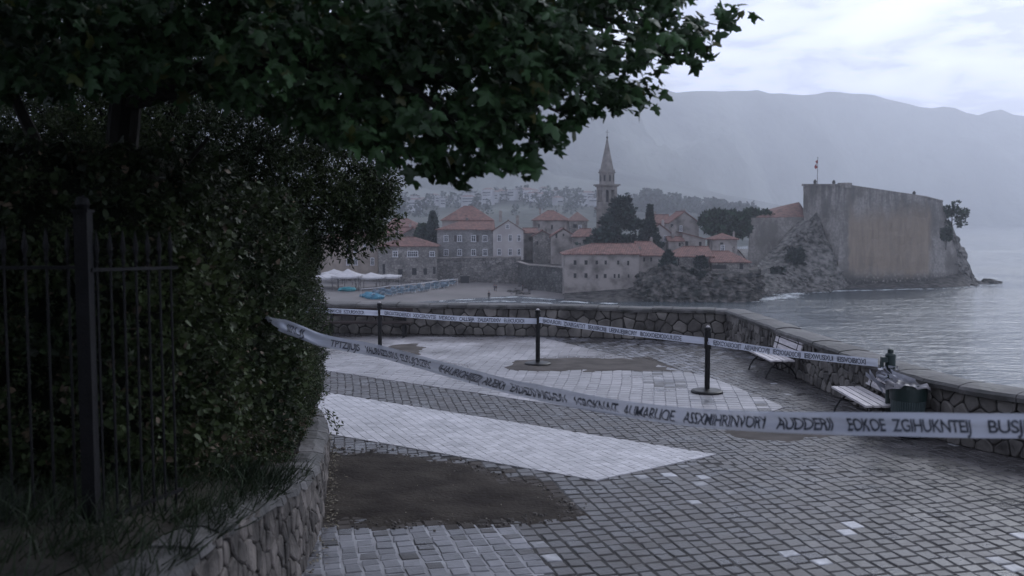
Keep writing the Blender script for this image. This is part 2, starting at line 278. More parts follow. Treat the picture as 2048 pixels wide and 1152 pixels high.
t_ = M['tape'].node_tree; tp_n = t_.nodes.new('ShaderNodeBsdfTransparent'); mxs = t_.nodes.new('ShaderNodeMixShader'); mxs.inputs[0].default_value = .2
out_ = t_.nodes['Material Output']; src_ = out_.inputs[0].links[0].from_socket; t_.links.new(src_, mxs.inputs[1]); t_.links.new(tp_n.outputs[0], mxs.inputs[2]); t_.links.new(mxs.outputs[0], out_.inputs[0])
def castle_mat():
    m, t, b = nodes('citadel_plaster'); n = t.nodes; l = t.links; b.inputs['Roughness'].default_value = .92; b.inputs['Specular IOR Level'].default_value = .15
    tc = n.new('ShaderNodeTexCoord'); geo = n.new('ShaderNodeNewGeometry'); s = n.new('ShaderNodeSeparateXYZ'); l.new(geo.outputs['Position'], s.inputs[0])
    def nz_(sc_, st, det=10):
        mp = n.new('ShaderNodeMapping'); mp.inputs['Scale'].default_value = st; l.new(tc.outputs['Object'], mp.inputs[0])
        q = n.new('ShaderNodeTexNoise'); q.inputs['Scale'].default_value = sc_; q.inputs['Detail'].default_value = det; q.inputs['Roughness'].default_value = .62; l.new(mp.outputs[0], q.inputs['Vector']); return q.outputs['Fac']
    big = nz_(.16, (1, 1, .6)); streak = nz_(.75, (1, 1, .10)); fine = nz_(1.6, (1, 1, 1))
    def ma(op, a, b_=None):
        q = n.new('ShaderNodeMath'); q.operation = op
        for i, x in enumerate((a, b_)):
            if x is None: continue
            if isinstance(x, (int, float)): q.inputs[i].default_value = x
            else: l.new(x, q.inputs[i])
        return q.outputs[0]
    def mr(v, a, c, d=0, e_=1):
        q = n.new('ShaderNodeMapRange'); q.inputs['From Min'].default_value = a; q.inputs['From Max'].default_value = c; q.inputs['To Min'].default_value = d; q.inputs['To Max'].default_value = e_
        q.interpolation_type = 'SMOOTHSTEP'; l.new(v, q.inputs[0]); return q.outputs[0]
    def mixc(f, a, c):
        q = n.new('ShaderNodeMix'); q.data_type = 'RGBA'; l.new(f, q.inputs[0])
        for i, x in ((6, a), (7, c)):
            if isinstance(x, tuple): q.inputs[i].default_value = rgb(x)
            else: l.new(x, q.inputs[i])
        return q.outputs[2]
    base = mixc(mr(big, .40, .58), (.135, .125, .115), (.275, .256, .240))
    base = mixc(mr(fine, .40, .60, 0, .5), base, (.12, .115, .11))
    # ochre render panel: a real painted area of the wall, ragged edge
    x0, x1 = Q(1690, 500, 252).x, Q(1872, 500, 252).x; z0, z1 = Q(1780, 548, 252).z, Q(1780, 425, 252).z
    wob = ma('ADD', ma('MULTIPLY', ma('SUBTRACT', big, .5), 14.0), ma('MULTIPLY', ma('SUBTRACT', fine, .5), 4.0))
    px = ma('ADD', s.outputs[0], ma('MULTIPLY', wob, .3)); pz = ma('ADD', s.outputs[2], wob)
    mask = ma('MULTIPLY', ma('MULTIPLY', mr(px, x0-.3, x0+.8), mr(px, x1+1.4, x1-.6)), ma('MULTIPLY', mr(pz, z0-2.5, z0+2.5), mr(pz, z1+4, z1-3.5)))
    mask = ma('MULTIPLY', mask, mr(streak, .25, .55, .7, .95))
    ochre = mixc(mr(streak, .35, .65), (.195, .158, .125), (.255, .208, .165))
    c = mixc(mask, base, ochre)
    # rain stains under the rim
    top = ma('MULTIPLY', mr(s.outputs[2], Q(1780, 470, 250).z, Q(1780, 385, 250).z), mr(streak, .42, .60))
    c = mixc(ma('MULTIPLY', top, .55), c, (.075, .075, .075))
    st2 = mr(streak, .56, .72, 0, .3); c = mixc(st2, c, (.10, .098, .095))
    low = mr(s.outputs[2], SEA+4.5, SEA+.8); c = mixc(ma('MULTIPLY', low, mr(fine, .3, .5)), c, (.035, .034, .034))
    l.new(c, b.inputs['Base Color'])
    bu = n.new('ShaderNodeBump'); bu.inputs['Strength'].default_value = .7; bu.inputs['Distance'].default_value = .2; l.new(fine, bu.inputs['Height']); l.new(bu.outputs[0], b.inputs['Normal'])
    return m
M['castle'] = castle_mat()
def sea_mat():
    m, t, b = nodes('sea_water'); n = t.nodes; l = t.links
    b.inputs['Base Color'].default_value = (.045, .060, .072, 1); b.inputs['Roughness'].default_value = .12; b.inputs['IOR'].default_value = 1.33; b.inputs['Specular IOR Level'].default_value = .5
    tc = n.new('ShaderNodeTexCoord'); hs = []
    for scl, st, wgt in ((.18, (.5, 1, 1), 1.1), (.6, (.6, 1, 1), .6), (1.8, (.7, 1, 1), .22)):
        mp = n.new('ShaderNodeMapping'); mp.inputs['Scale'].default_value = st; mp.inputs['Rotation'].default_value = (0, 0, R(14)); l.new(tc.outputs['Object'], mp.inputs[0])
        q = n.new('ShaderNodeTexNoise'); q.inputs['Scale'].default_value = scl; q.inputs['Detail'].default_value = 4; q.inputs['Distortion'].default_value = .5; l.new(mp.outputs[0], q.inputs['Vector'])
        k = n.new('ShaderNodeMath'); k.operation = 'MULTIPLY'; k.inputs[1].default_value = wgt; l.new(q.outputs['Fac'], k.inputs[0]); hs.append(k.outputs[0])
    a = n.new('ShaderNodeMath'); l.new(hs[0], a.inputs[0]); l.new(hs[1], a.inputs[1]); a2 = n.new('ShaderNodeMath'); l.new(a.outputs[0], a2.inputs[0]); l.new(hs[2], a2.inputs[1])
    wn = n.new('ShaderNodeTexNoise'); wn.inputs['Scale'].default_value = .022; wn.inputs['Detail'].default_value = 3; l.new(tc.outputs['Object'], wn.inputs['Vector']); wr = n.new('ShaderNodeMapRange'); wr.inputs['From Min'].default_value = .35; wr.inputs['From Max'].default_value = .65; wr.inputs['To Min'].default_value = .35; wr.inputs['To Max'].default_value = 1; l.new(wn.outputs['Fac'], wr.inputs[0])
    bu = n.new('ShaderNodeBump'); l.new(wr.outputs[0], bu.inputs['Strength']); bu.inputs['Distance'].default_value = 1.1; l.new(a2.outputs[0], bu.inputs['Height']); l.new(bu.outputs[0], b.inputs['Normal'])
    return m
M['sea'] = sea_mat()

# ================================================================== SETTING
# sea
m = MB(); m.add([(-7000, -300, SEA), (7000, -300, SEA), (7000, 9000, SEA), (-7000, 9000, SEA)], [(0, 1, 2, 3)]); tag(m.build('sea', M['sea']), kind='structure')
# mountains: a height field from the far shore up to the ridge
ridge = [(-2600, 300), (-1200, 220), (-300, 150), (300, 110), (800, 90), (1100, 110), (1220, 150), (1290, 170), (1330, 178), (1400, 186), (1470, 180), (1530, 186), (1600, 191), (1660, 184), (1700, 184), (1760, 197), (1830, 212), (1890, 215), (1940, 229), (1985, 219), (2048, 236), (2200, 250), (2600, 285), (3600, 330), (4600, 420)]
def rv(u):
    for (a, b), (c, d) in zip(ridge, ridge[1:]):
        if a <= u <= c:
            k = (u-a)/(c-a); return b+(d-b)*k
    return 420
def mountain(nu=300, nv=44):
    vs = []
    for j in range(nv+1):
        k = j/nv
        for i in range(nu+1):
            u = -2400+6900*i/nu; Dr = 3300+900*max(0, min(1, (u-1100)/900)); D0 = 1500+2100*max(0, min(1, (u-1150)/500))
            D = D0+(Dr-D0)*k; X = (u-1024)/F*D
            top = Q(1024, rv(u), Dr).z-SEA
            sh = (k**1.25)
            n_ = fbm((X/420, D/420, 3), 7)*.42*math.sin(math.pi*min(1, k*1.0))**.8 + fbm((X/150, D/150, 9), 5)*.012*(k > .02)
            vs.append((X, D, SEA-2+top*(sh+n_)+(2 if k > .99 else 0)+fbm((X/130., 0, 0), 6)*17*max(0, (k-.7)/.3)))
    for i in range(nu+1):
        x, y, z = vs[-(nu+1)+i] if i == 0 else vs[nv*(nu+1)+i]; vs.append((x*1.15, y*1.15, SEA-2))
    m = MB(); m.v = vs; m.f = [(j*(nu+1)+i, j*(nu+1)+i+1, (j+1)*(nu+1)+i+1, (j+1)*(nu+1)+i) for j in range(nv+1) for i in range(nu)]; m.m = [0]*len(m.f)
    tag(m.build('mountains', M['hill'], smooth=True), kind='structure')
mountain()
m = MB(); NU, NV = 160, 20; mr_ = [(-2400, 120), (300, 215), (700, 235), (900, 262), (1100, 305), (1300, 352), (1500, 398), (1650, 425), (1800, 446), (1900, 449)]
def mrv(u):
    for (a, b), (c, d) in zip(mr_, mr_[1:]):
        if a <= u <= c: return b+(d-b)*(u-a)/(c-a)
    return 449
for j in range(NV+2):
    for i in range(NU+1):
        u = -2400+4250*i/NU; k = min(1, j/NV); D = 1450+1000*k+(900 if j > NV else 0); X = (u-1024)/F*D; top = Q(1024, mrv(u), 2450).z-SEA
        m.v.append((X, D, SEA-2+(max(0, top*(k**1.2+.13*fbm((X/240, D/240, 5), 5)*math.sin(math.pi*k)**.8)+fbm((X/40, D/60, 0), 4)*4*k*(top > 12)) if j <= NV else 0)))
m.f = [(j*(NU+1)+i, j*(NU+1)+i+1, (j+1)*(NU+1)+i+1, (j+1)*(NU+1)+i) for j in range(NV+1) for i in range(NU)]; m.m = [0]*len(m.f)
tag(m.build('lower_mountain', M['hill'], smooth=True), kind='structure')
# near foothills behind the town
def foot_z(X, D):
    u = X/D*F+1024
    v0 = 448-14-34*math.exp(-((u-1060)/210)**2)-10*math.exp(-((u-1330)/90)**2)-30*math.exp(-((u-500)/300)**2)
    k = max(0, min(1, (D-600)/600)); k = k*k*(3-2*k)
    e = max(0, min(1, (1560-u)/160)); hgt = (Q(1024, v0, 1200).z-SEA)*k*e
    return SEA-1.5+hgt+2*e+fbm((X/60, D/60, 0), 4)*3*k*e
m = MB(); NU, NV = 150, 26
for j in range(NV+1):
    for i in range(NU+1):
        u = -1500+3150*i/NU; D = 420+1100*j/NV; m.v.append(((u-1024)/F*D, D, foot_z((u-1024)/F*D, D) if j < NV else SEA-2))
m.f = [(j*(NU+1)+i, j*(NU+1)+i+1, (j+1)*(NU+1)+i+1, (j+1)*(NU+1)+i) for j in range(NV) for i in range(NU)]; m.m = [0]*len(m.f)
tag(m.build('foothills', M['hill'], smooth=True), kind='structure')

# ------------------------------------------------------------------ plaza ground and paving
wall_r = [(5.72, 25.2), (5.82, 22.5), (5.88, 20), (5.95, 18), (6.05, 15.6), (6.2, 14.1), (6.62, 13.1), (7.4, 12.2), (9.0, 11.0), (11.5, 9.2)]
wall_b = [(-9.5, 28.0), (-5.3, 27.3), (.6, 26.6), (5.72, 25.2)]
def base_px(y):   # x of the foot of the retaining wall at depth y
    pts = [(2, -1.75), (5, -1.82), (8.6, -1.92), (9.9, -2.02), (13.4, -2.62), (14.6, -2.95), (15.4, -3.8), (16, -6), (17, -12)]
    for (a, b), (c, d) in zip(pts, pts[1:]):
        if a <= y <= c: return b+(d-b)*(y-a)/(c-a)
    return -1.75 if y < 2 else -12
gp = [(-12, -6), (12, -6), (12, 8.8)]+[(x+.05, y+.05) for x, y in reversed(wall_r)]+[(x, y+.05) for x, y in reversed(wall_b[:-1])]+[(-12, 28.2)]
m = MB(); n_ = len(gp); m.add([(x, y, -.005) for x, y in gp]+[(x, y, SEA-1) for x, y in gp], [tuple(range(n_))]+[(i, (i+1) % n_, n_+(i+1) % n_, n_+i) for i in range(n_)])
tag(m.build('plaza_ground', M['joint']), kind='structure')
def inpoly(x, y, poly):
    c = False; j = len(poly)-1
    for i in range(len(poly)):
        xi, yi = poly[i][:2]; xj, yj = poly[j][:2]
        if (yi > y) != (yj > y) and x < (xj-xi)*(y-yi)/(yj-yi)+xi: c = not c
        j = i
    return c
def gpoly(pts): return [tuple(P(u, v)[:2]) for u, v in pts]
WA = gpoly([(480, 768), (640, 784), (1000, 842), (1432, 910), (1192, 962), (900, 908), (640, 858), (480, 838)])
WC = gpoly([(480, 671), (1085, 676), (1142, 713), (1003, 718), (985, 747), (1385, 747), (1440, 762), (1570, 815), (1450, 858), (1200, 824), (1000, 793), (650, 741), (480, 716)])
DP = gpoly([(560, 890), (720, 892), (900, 912), (1090, 960), (1185, 1032), (1010, 1056), (560, 1058)])
BD = gpoly([(985, 747), (1003, 718), (1142, 712), (1300, 715), (1385, 747)])
FL = gpoly([(560, 1052), (1035, 1048), (1110, 1190), (500, 1190)])
plaza = gp
stones = {k: MB() for k in ('x',)}; PV = MB(); LM = [M['cobble'], M['cobble_white'], M['cobble_pale'], M['cobble_brown'], M['cobble_light'], M['stray_white']]
def clip(poly, cv):
    for i in range(len(cv)):
        a, b = cv[i], cv[(i+1) % len(cv)]; out = []
        f = lambda p: (b[0]-a[0])*(p[1]-a[1])-(b[1]-a[1])*(p[0]-a[0])
        for k in range(len(poly)):
            p, q = poly[k], poly[(k+1) % len(poly)]; dp, dq = f(p), f(q)
            if dp >= 0: out.append(p)
            if dp*dq < 0: t = dp/(dp-dq); out.append((p[0]+(q[0]-p[0])*t, p[1]+(q[1]-p[1])*t))
        poly = out
        if len(poly) < 3: return []
    return poly
def hull(ps):
    ps = sorted(ps); cr = lambda o, a, b: (a[0]-o[0])*(b[1]-o[1])-(a[1]-o[1])*(b[0]-o[0]); lo = []; up = []
    for p in ps:
        while len(lo) > 1 and cr(lo[-2], lo[-1], p) <= 0: lo.pop()
        lo.append(p)
    for p in reversed(ps):
        while len(up) > 1 and cr(up[-2], up[-1], p) <= 0: up.pop()
        up.append(p)
    return lo[:-1]+up[:-1]
def grow(poly, d):
    cx = sum(p[0] for p in poly)/len(poly); cy = sum(p[1] for p in poly)/len(poly)
    return [(p[0]+(p[0]-cx)/math.hypot(p[0]-cx, p[1]-cy)*d, p[1]+(p[1]-cy)/math.hypot(p[0]-cx, p[1]-cy)*d) for p in poly]
HA, HC = hull(WA), hull(WC)
def stone(cn, z, mi, ins, tilt, dome=.006):
    """cn: corners in plan"""
    n_ = len(cn); cx = sum(p[0] for p in cn)/n_; cy = sum(p[1] for p in cn)/n_; rings = []
    for k, h in ((0.0, -.03), (.25*ins, -.004), (ins, dome)):
        for (x, y) in cn:
            dx, dy = cx-x, cy-y; l_ = math.hypot(dx, dy)+1e-6; q = min(.6, k/l_)
            X, Y = x+dx*q, y+dy*q; rings.append((X, Y, z+h+(X-cx)*tilt[0]+(Y-cy)*tilt[1]))
    fs = [tuple(range(2*n_, 3*n_))]
    for r in (0, n_): fs += [(r+i, r+(i+1) % n_, r+n_+(i+1) % n_, r+n_+i) for i in range(n_)]
    PV.add(rings, fs, mi)
def pave(size, gap, test, ang, jit=.012):
    ca, sa = math.cos(ang), math.sin(ang)
    lx = -16
    while lx < 18:
        wd = size*random.uniform(.9, 1.12); ly = -2+random.random()*size
        ph = random.random()*9
        while ly < 34:
            ln = size*random.uniform(.82, 1.22)
            def W(a, b):
                wv = .05*noise.noise(Vector((a*.35, b*.35, 2)))*1.6; a2 = a+wv; b2 = b+.04*noise.noise(Vector((a*.4, b*.4, 5)))
                return (a2*ca-b2*sa, a2*sa+b2*ca)
            cxy = W(lx+wd/2, ly+ln/2)
            if 7.6 < cxy[1] < 28.5:
                mi = test(*cxy)
                if mi is not None:
                    g = gap/2; j = lambda: random.uniform(-jit, jit)
                    cn = [W(lx+g+j(), ly+g+j()), W(lx+wd-g+j(), ly+g+j()), W(lx+wd-g+j(), ly+ln-g+j()), W(lx+g+j(), ly+ln-g+j())]
                    tl = .016 if mi in (0, 4, 5) else .007
                    hh = 0
                    if mi in (1, 2):
                        cn = clip(cn, HA if mi == 1 else HC); hh = .009
                        if len(cn) < 3: ly += ln; continue
                        if mi == 2 and cxy[0] > 1.2:
                            if fbm((cxy[0]*.8, cxy[1]*.8, 8), 3)*1.2+random.uniform(-.15, .15)-(cxy[0]-3.6-.28*(22-cxy[1]))*.30 < 0: mi = 4 if random.random() < .6 else 0
                    stone(cn, hh+random.uniform(-.003, .003)*(.4 if hh else 1), mi, .020 if size > .17 and not hh else (.006 if mi == 1 else .010), (random.gauss(0, tl), random.gauss(0, tl)), .004)
            ly += ln
        lx += wd
def vis(x, y): return abs(x) < y*.60+.6 and x > base_px(y)-.05 and inpoly(x, y, plaza)
def seam(x, y): return y > 13.0+.25*math.sin(x*1.3)-(.18*x if x > 0 else -.0*x)
def t_big(x, y):
    if seam(x, y) or not vis(x, y) or inpoly(x, y, HA): return None
    if inpoly(x, y, DP) and random.random() < .85: return 3
    if inpoly(x, y, FL): return 4 if random.random() < .85 else 0
    if x > .2 and random.random() < .030*(.5 if fbm((x*.6, y*.6, 4), 3) < -.05 else 2.2): return 5
    return 0
def t_small(x, y):
    if not seam(x, y) or not vis(x, y) or inpoly(x, y, HA) or inpoly(x, y, HC): return None
    if inpoly(x, y, BD): return 3
    if y > 17 and x > -.5 and fbm((x*.25+4, y*.25, 1), 3)+.25-abs(x-3)*.08 > 0: return 4 if random.random() < .55 else 0
    return 0 if random.random() > .004 else 5
pave(.178, .012, t_big, R(14)); pave(.145, .009, t_small, R(10))
GA, GC = grow(HA, .12), grow(HC, .2)
pave(.125, .002, lambda x, y: 1 if vis(x, y) and inpoly(x, y, GA) else None, R(24), .004)
pave(.22, .007, lambda x, y: 2 if vis(x, y) and inpoly(x, y, GC) else None, R(-8), .007)
tag(PV.build('paving', LM), kind='structure')
m = MB(); m.add([(x, y, .005) for x, y in HA], [tuple(range(len(HA)))]); m.add([(x, y, .003) for x, y in HC], [tuple(range(len(HC)))], 1)
m.add([(x, y, -.002) for x, y in FL], [tuple(range(len(FL)))], 1); tag(m.build('joint_fill', [M['joint_white'], M['joint_pale']]), kind='structure')
def mound(name, poly, hmax, step, mt, slope=.12, base=.004):
    xs = [p[0] for p in poly]; ys = [p[1] for p in poly]; x0, x1, y0, y1 = min(xs)-.3, max(xs)+.3, min(ys)-.3, max(ys)+.3
    nx, ny = int((x1-x0)/step), int((y1-y0)/step); H = {}
    def sd_(x, y):
        d = 1e9
        for i in range(len(poly)):
            a = Vector(poly[i]); b = Vector(poly[(i+1) % len(poly)]); p = Vector((x, y)); t = max(0, min(1, (p-a).dot(b-a)/(b-a).length_squared)); d = min(d, (p-a-(b-a)*t).length)
        return d if inpoly(x, y, poly) else -d
    m = MB(); idx = {}
    for i in range(nx+1):
        for j in range(ny+1):
            x, y = x0+i*step, y0+j*step; s_ = sd_(x, y)+.22*fbm((x*1.6, y*1.6, 7), 4)
            H[i, j] = (x, y, min(hmax, s_*slope)+base+.010*fbm((x*4, y*4, 1), 5)*(1 if s_ > 0 else 0))
    for i in range(nx):
        for j in range(ny):
            q = [(i, j), (i+1, j), (i+1, j+1), (i, j+1)]
            if max(H[k][2] for k in q) > -.02:
                f = []
                for k in q:
                    if k not in idx: idx[k] = len(m.v); m.v.append(H[k])
                    f.append(idx[k])
                m.f.append(tuple(f)); m.m.append(0)
    return tag(m.build(name, mt, smooth=True), kind='structure')
mound('dirt_patch', gpoly([(600, 905), (720, 905), (900, 925), (1075, 972), (1150, 1032), (1000, 1045), (600, 1046)]), .009, .04, M['dirt'], slope=.06)
mound('dirt_drift', gpoly([(1450, 855), (1600, 845), (1680, 870), (1560, 884), (1460, 876)]), .012, .07, M['cobble_brown'])
mound('damp_silt', gpoly([(770, 692), (835, 688), (850, 712), (800, 716)]), .020, .07, M['cobble_brown'], base=.008)
mound('silt_sheet', gpoly([(1010, 744), (1030, 722), (1140, 716), (1290, 718), (1350, 744)]), .014, .08, M['cobble_brown'], base=.009)

# ------------------------------------------------------------------ rubble walls with real stones
def vcell(pts, i, nb, bx):
    poly = [(bx[0], bx[2]), (bx[1], bx[2]), (bx[1], bx[3]), (bx[0], bx[3])]; px, py = pts[i]
    for j in nb:
        qx, qy = pts[j]; mxx, myy = (px+qx)/2, (py+qy)/2; nx, ny = qx-px, qy-py; out = []
        for k in range(len(poly)):
            a, b = poly[k], poly[(k+1) % len(poly)]; da = (a[0]-mxx)*nx+(a[1]-myy)*ny; db = (b[0]-mxx)*nx+(b[1]-myy)*ny
            if da <= 0: out.append(a)
            if (da < 0 < db) or (db < 0 < da): t = da/(da-db); out.append((a[0]+(b[0]-a[0])*t, a[1]+(b[1]-a[1])*t))
        poly = out
        if len(poly) < 3: return []
    return poly
def rubble_stones(length, hfun, size, place, depth=.05, gap=.02):
    """Voronoi stones over a strip (s, h) -> place(s, h, out)"""
    hm = max(hfun(length*k/20) for k in range(21)); pts = []; grid = {}
    nx, ny = int(length/size), max(2, int(round(hm/size*1.25)))
    for j in range(ny):
        for i in range(nx):
            sx = length/nx; sy = hm/ny
            p = ((i+.5+random.uniform(-.40, .40)+(.5 if j % 2 else 0))*sx, (j+.5+random.uniform(-.32, .32))*sy); grid[i, j] = len(pts); pts.append(p)
    m = MB()
    for (i, j), k in grid.items():
        nb = [grid[a, b] for a in range(i-2, i+3) for b in range(j-2, j+3) if (a, b) in grid and (a, b) != (i, j)]
        c = vcell(pts, k, nb, (0, length, 0, hm)); top = hfun(pts[k][0])
        if len(c) < 3 or min(q[1] for q in c) > top-.03: continue
        c = [(q[0], min(q[1], top)) for q in c]
        # round the corners
        cc = []
        for a in range(len(c)):
            p0, p1, p2 = c[a-1], c[a], c[(a+1) % len(c)]
            cc.append((p1[0]*.86+p0[0]*.14, p1[1]*.86+p0[1]*.14)); cc.append((p1[0]*.84+p2[0]*.16, p1[1]*.84+p2[1]*.16))
        cx = sum(q[0] for q in cc)/len(cc); cy = sum(q[1] for q in cc)/len(cc); n_ = len(cc); vs = []; dp = depth*random.uniform(.6, 1.3); tx, ty = random.gauss(0, .07), random.gauss(0, .07)
        for ins, o in ((gap*.5, -.02), (gap*.7, dp*.55), (gap*.7+size*.07, dp)):
            for (a, b) in cc:
                dx, dy = cx-a, cy-b; l_ = math.hypot(dx, dy)+1e-6; q = min(.8, ins/l_); X, Y = a+dx*q, b+dy*q
                oo = o+((X-cx)*tx+(Y-cy)*ty if o > 0 else 0)+(.010*noise.noise(Vector((X*14, Y*14, k))) if o > 0 else 0)
                vs.append(place(X, Y, oo))
        fs = [tuple(range(2*n_, 3*n_))]
        for r in (0, n_): fs += [(r+a, r+(a+1) % n_, r+n_+(a+1) % n_, r+n_+a) for a in range(n_)]
        m.add(vs, fs)
    return m
class Path:
    def __init__(s, pts):
        s.p = [Vector((*q, 0)) for q in pts]; s.l = [0]
        for a, b in zip(s.p, s.p[1:]): s.l.append(s.l[-1]+(b-a).length)
        s.L = s.l[-1]
    def at(s, t):
        t = max(0, min(s.L, t))
        for i in range(len(s.p)-1):
            if t <= s.l[i+1]+1e-9:
                k = (t-s.l[i])/(s.l[i+1]-s.l[i]); d = (s.p[i+1]-s.p[i]).normalized(); return s.p[i]+(s.p[i+1]-s.p[i])*k, d
def smooth_path(pts, n=6):
    out = []
    for i in range(len(pts)-1):
        p0, p1, p2, p3 = [Vector(pts[max(0, min(len(pts)-1, k))]) for k in (i-1, i, i+1, i+2)]
        for k in range(n):
            t = k/n; out.append(.5*((2*p1)+(p2-p0)*t+(2*p0-5*p1+4*p2-p3)*t*t+(3*p1-p0-3*p2+p3)*t**3))
    out.append(Vector(pts[-1])); return out
def parapet(label, pts, h, th, side, size):
    """side=+1: inner face lies to the right of the direction of travel"""
    pa = Path([tuple(q) for q in smooth_path([(*q, 0) for q in pts], 4) for q in [q[:2]]]); root = empty('parapet_wall', (*pts[0], 0)); tag(root, label, 'wall', 'parapet walls round the plaza')
    def fr(s_): p, d = pa.at(s_); n_ = Vector((d.y, -d.x, 0))*side; return p, d, n_     # n points to the plaza
    org = root.location
    def place(s_, hh, o): p, d, n_ = fr(s_); q = p+n_*o; return (q.x, q.y, hh)
    st = rubble_stones(pa.L, lambda s_: h-.10, size, place, .028, .022); st.build('stones', M['wallstone'], root, org=org)
    core = MB(); K = int(pa.L/.5)
    for k in range(K+1):
        p, d, n_ = fr(pa.L*k/K); b = p-n_*th
        core.v += [(p.x, p.y, -.05), (p.x, p.y, h-.1), (b.x, b.y, h-.1), (b.x, b.y, -14)]
    for k in range(K):
        a = 4*k; core.f += [(a, a+4, a+5, a+1), (a+1, a+5, a+6, a+2), (a+2, a+6, a+7, a+3)]; core.m += [0]*3
    core.f += [(0, 1, 2, 3), (4*K, 4*K+1, 4*K+2, 4*K+3)]; core.m += [0]*2
    core.build('mortar_core', M['wallmortar'], root, org=org)
    cop = MB(); s_ = 0
    while s_ < pa.L-.05:
        e_ = min(pa.L, s_+random.uniform(.45, .95)); dz = random.uniform(-.012, .018); vs = []; K = 3
        for k in range(K+1):
            t = s_+.006+(e_-s_-.012)*k/K; p, d, n_ = fr(t); jo = .022*noise.noise(Vector((t*3, 3, 0)))
            prof = [(.07+jo, h-.115), (.085+jo, h-.05), (.055+jo, h-.008), (-.10, h+.012), (-th*.55, h+.02), (-th-.04, h-.005), (-th-.07, h-.115)]
            for o, z in prof:
                q = p+n_*o; vs.append((q.x, q.y, z+dz+.012*noise.noise(Vector((q.x*6, q.y*6, z*9)))))
        n_ = 7; fs = [tuple(range(n_)), tuple(range(K*n_, K*n_+n_))]
        for k in range(K): fs += [(k*n_+a, k*n_+(a+1) % n_, (k+1)*n_+(a+1) % n_, (k+1)*n_+a) for a in range(n_)]
        cop.add(vs, fs); s_ = e_
    cop.build('coping', M['coping'], root, org=org)
    return root
parapet('low dark rubble parapet along the back of the plaza facing the town', wall_b, .88, .55, 1, .30)
parapet('low rubble parapet with grey coping curving down the right side above the sea', wall_r, .88, .45, 1, .24)

# retaining wall under the hedge
def wtop(y):
    pts = [(0, 1.75), (5.2, 1.27), (6.5, 1.12), (8.5, .80), (10.7, .50), (13.4, .34), (15, .30), (20, .25)]
    for (a, b), (c, d) in zip(pts, pts[1:]):
        if a <= y <= c: return b+(d-b)*(y-a)/(c-a)
    return .25
rw = [(base_px(y), y) for y in (2.0, 4, 5, 6, 7, 8.6, 9.9, 11, 12.2, 13.4, 14.1, 14.6, 15.0)]+[(-3.8, 15.5), (-6, 16), (-12, 17)]
pr = Path(rw); root = empty('retaining_wall', (-1.9, 8, 0)); tag(root, 'rough stone retaining wall with mossy top under the hedge at left', 'wall')
def place(s_, hh, o): p, d = pr.at(s_); q = p+Vector((d.y, -d.x, 0))*(o-.08*hh); return (q.x, q.y, hh)
rubble_stones(pr.L, lambda s_: wtop(pr.at(s_)[0].y)-.02, .19, place, .020, .012).build('stones', M['wallstone2'], root, org=root.location)
core = MB(); K = 80
for k in range(K+1):
    p, d = pr.at(pr.L*k/K); n_ = Vector((d.y, -d.x, 0)); h = wtop(p.y); t_ = [(.0, -.05), (-.08*h, h-.03), (-.10-.08*h, h+.015+.03*noise.noise(p*2)), (-.36, h+.03*noise.noise(p*3)), (-.4, -.05)]
    for o, z in t_: q = p+n_*o; core.v.append((q.x, q.y, z))
for k in range(K):
    for a in range(4): core.f.append((5*k+a, 5*k+5+a, 5*k+6+a, 5*k+a+1)); core.m.append(0)
core.build('mortar_core', M['wallmortar'], root, org=root.location)
cap = MB(); s_ = 0
while s_ < pr.L-.1:
    e_ = min(pr.L, s_+random.uniform(.25, .6)); p0, d0 = pr.at(s_+.01); p1, d1 = pr.at(e_-.01); vs = []
    for p, d in ((p0, d0), ((p0+p1)/2, (d0+d1)/2), (p1, d1)):
        n_ = Vector((d.y, -d.x, 0)).normalized(); h = wtop(p.y); dz = .03*noise.noise(Vector((s_*3, 1, 1)))
        for o, z in ((.035, h-.07), (.02, h-.01), (-.10, h+.03), (-.27, h+.03), (-.33, h-.03)): q = p+n_*(o-.08*h+.05*noise.noise(p*4+Vector((0, 0, o*3)))); vs.append((q.x, q.y, z+dz+.03*noise.noise(q*6)))
    fs = [tuple(range(5)), tuple(range(10, 15))]+[(k*5+a, k*5+(a+1) % 5, k*5+5+(a+1) % 5, k*5+5+a) for k in range(2) for a in range(5)]
    cap.add(vs, fs); s_ = e_
cap.build('capstones', M['coping'], root, org=root.location)
# earth bank behind it
m = MB(); ys = [y*.5 for y in range(-4, 35)]
def bankz(x, y):
    b = base_px(max(2, min(16.9, y))); d = max(0, b-.3-x); return wtop(max(0, y))-.03+.16*min(1, d/.8)+.04*d+.05*fbm((x*1.5, y*1.5, 0), 3)
m.grid(lambda a, b: (lambda y: (lambda x: (x, y, bankz(x, y)))((base_px(max(2, min(16.9, y)))-.3)-(11.5*a**1.6)))(-2+18*b), 40, 72)
tag(m.build('earth_bank', M['soil'], smooth=True), kind='structure')

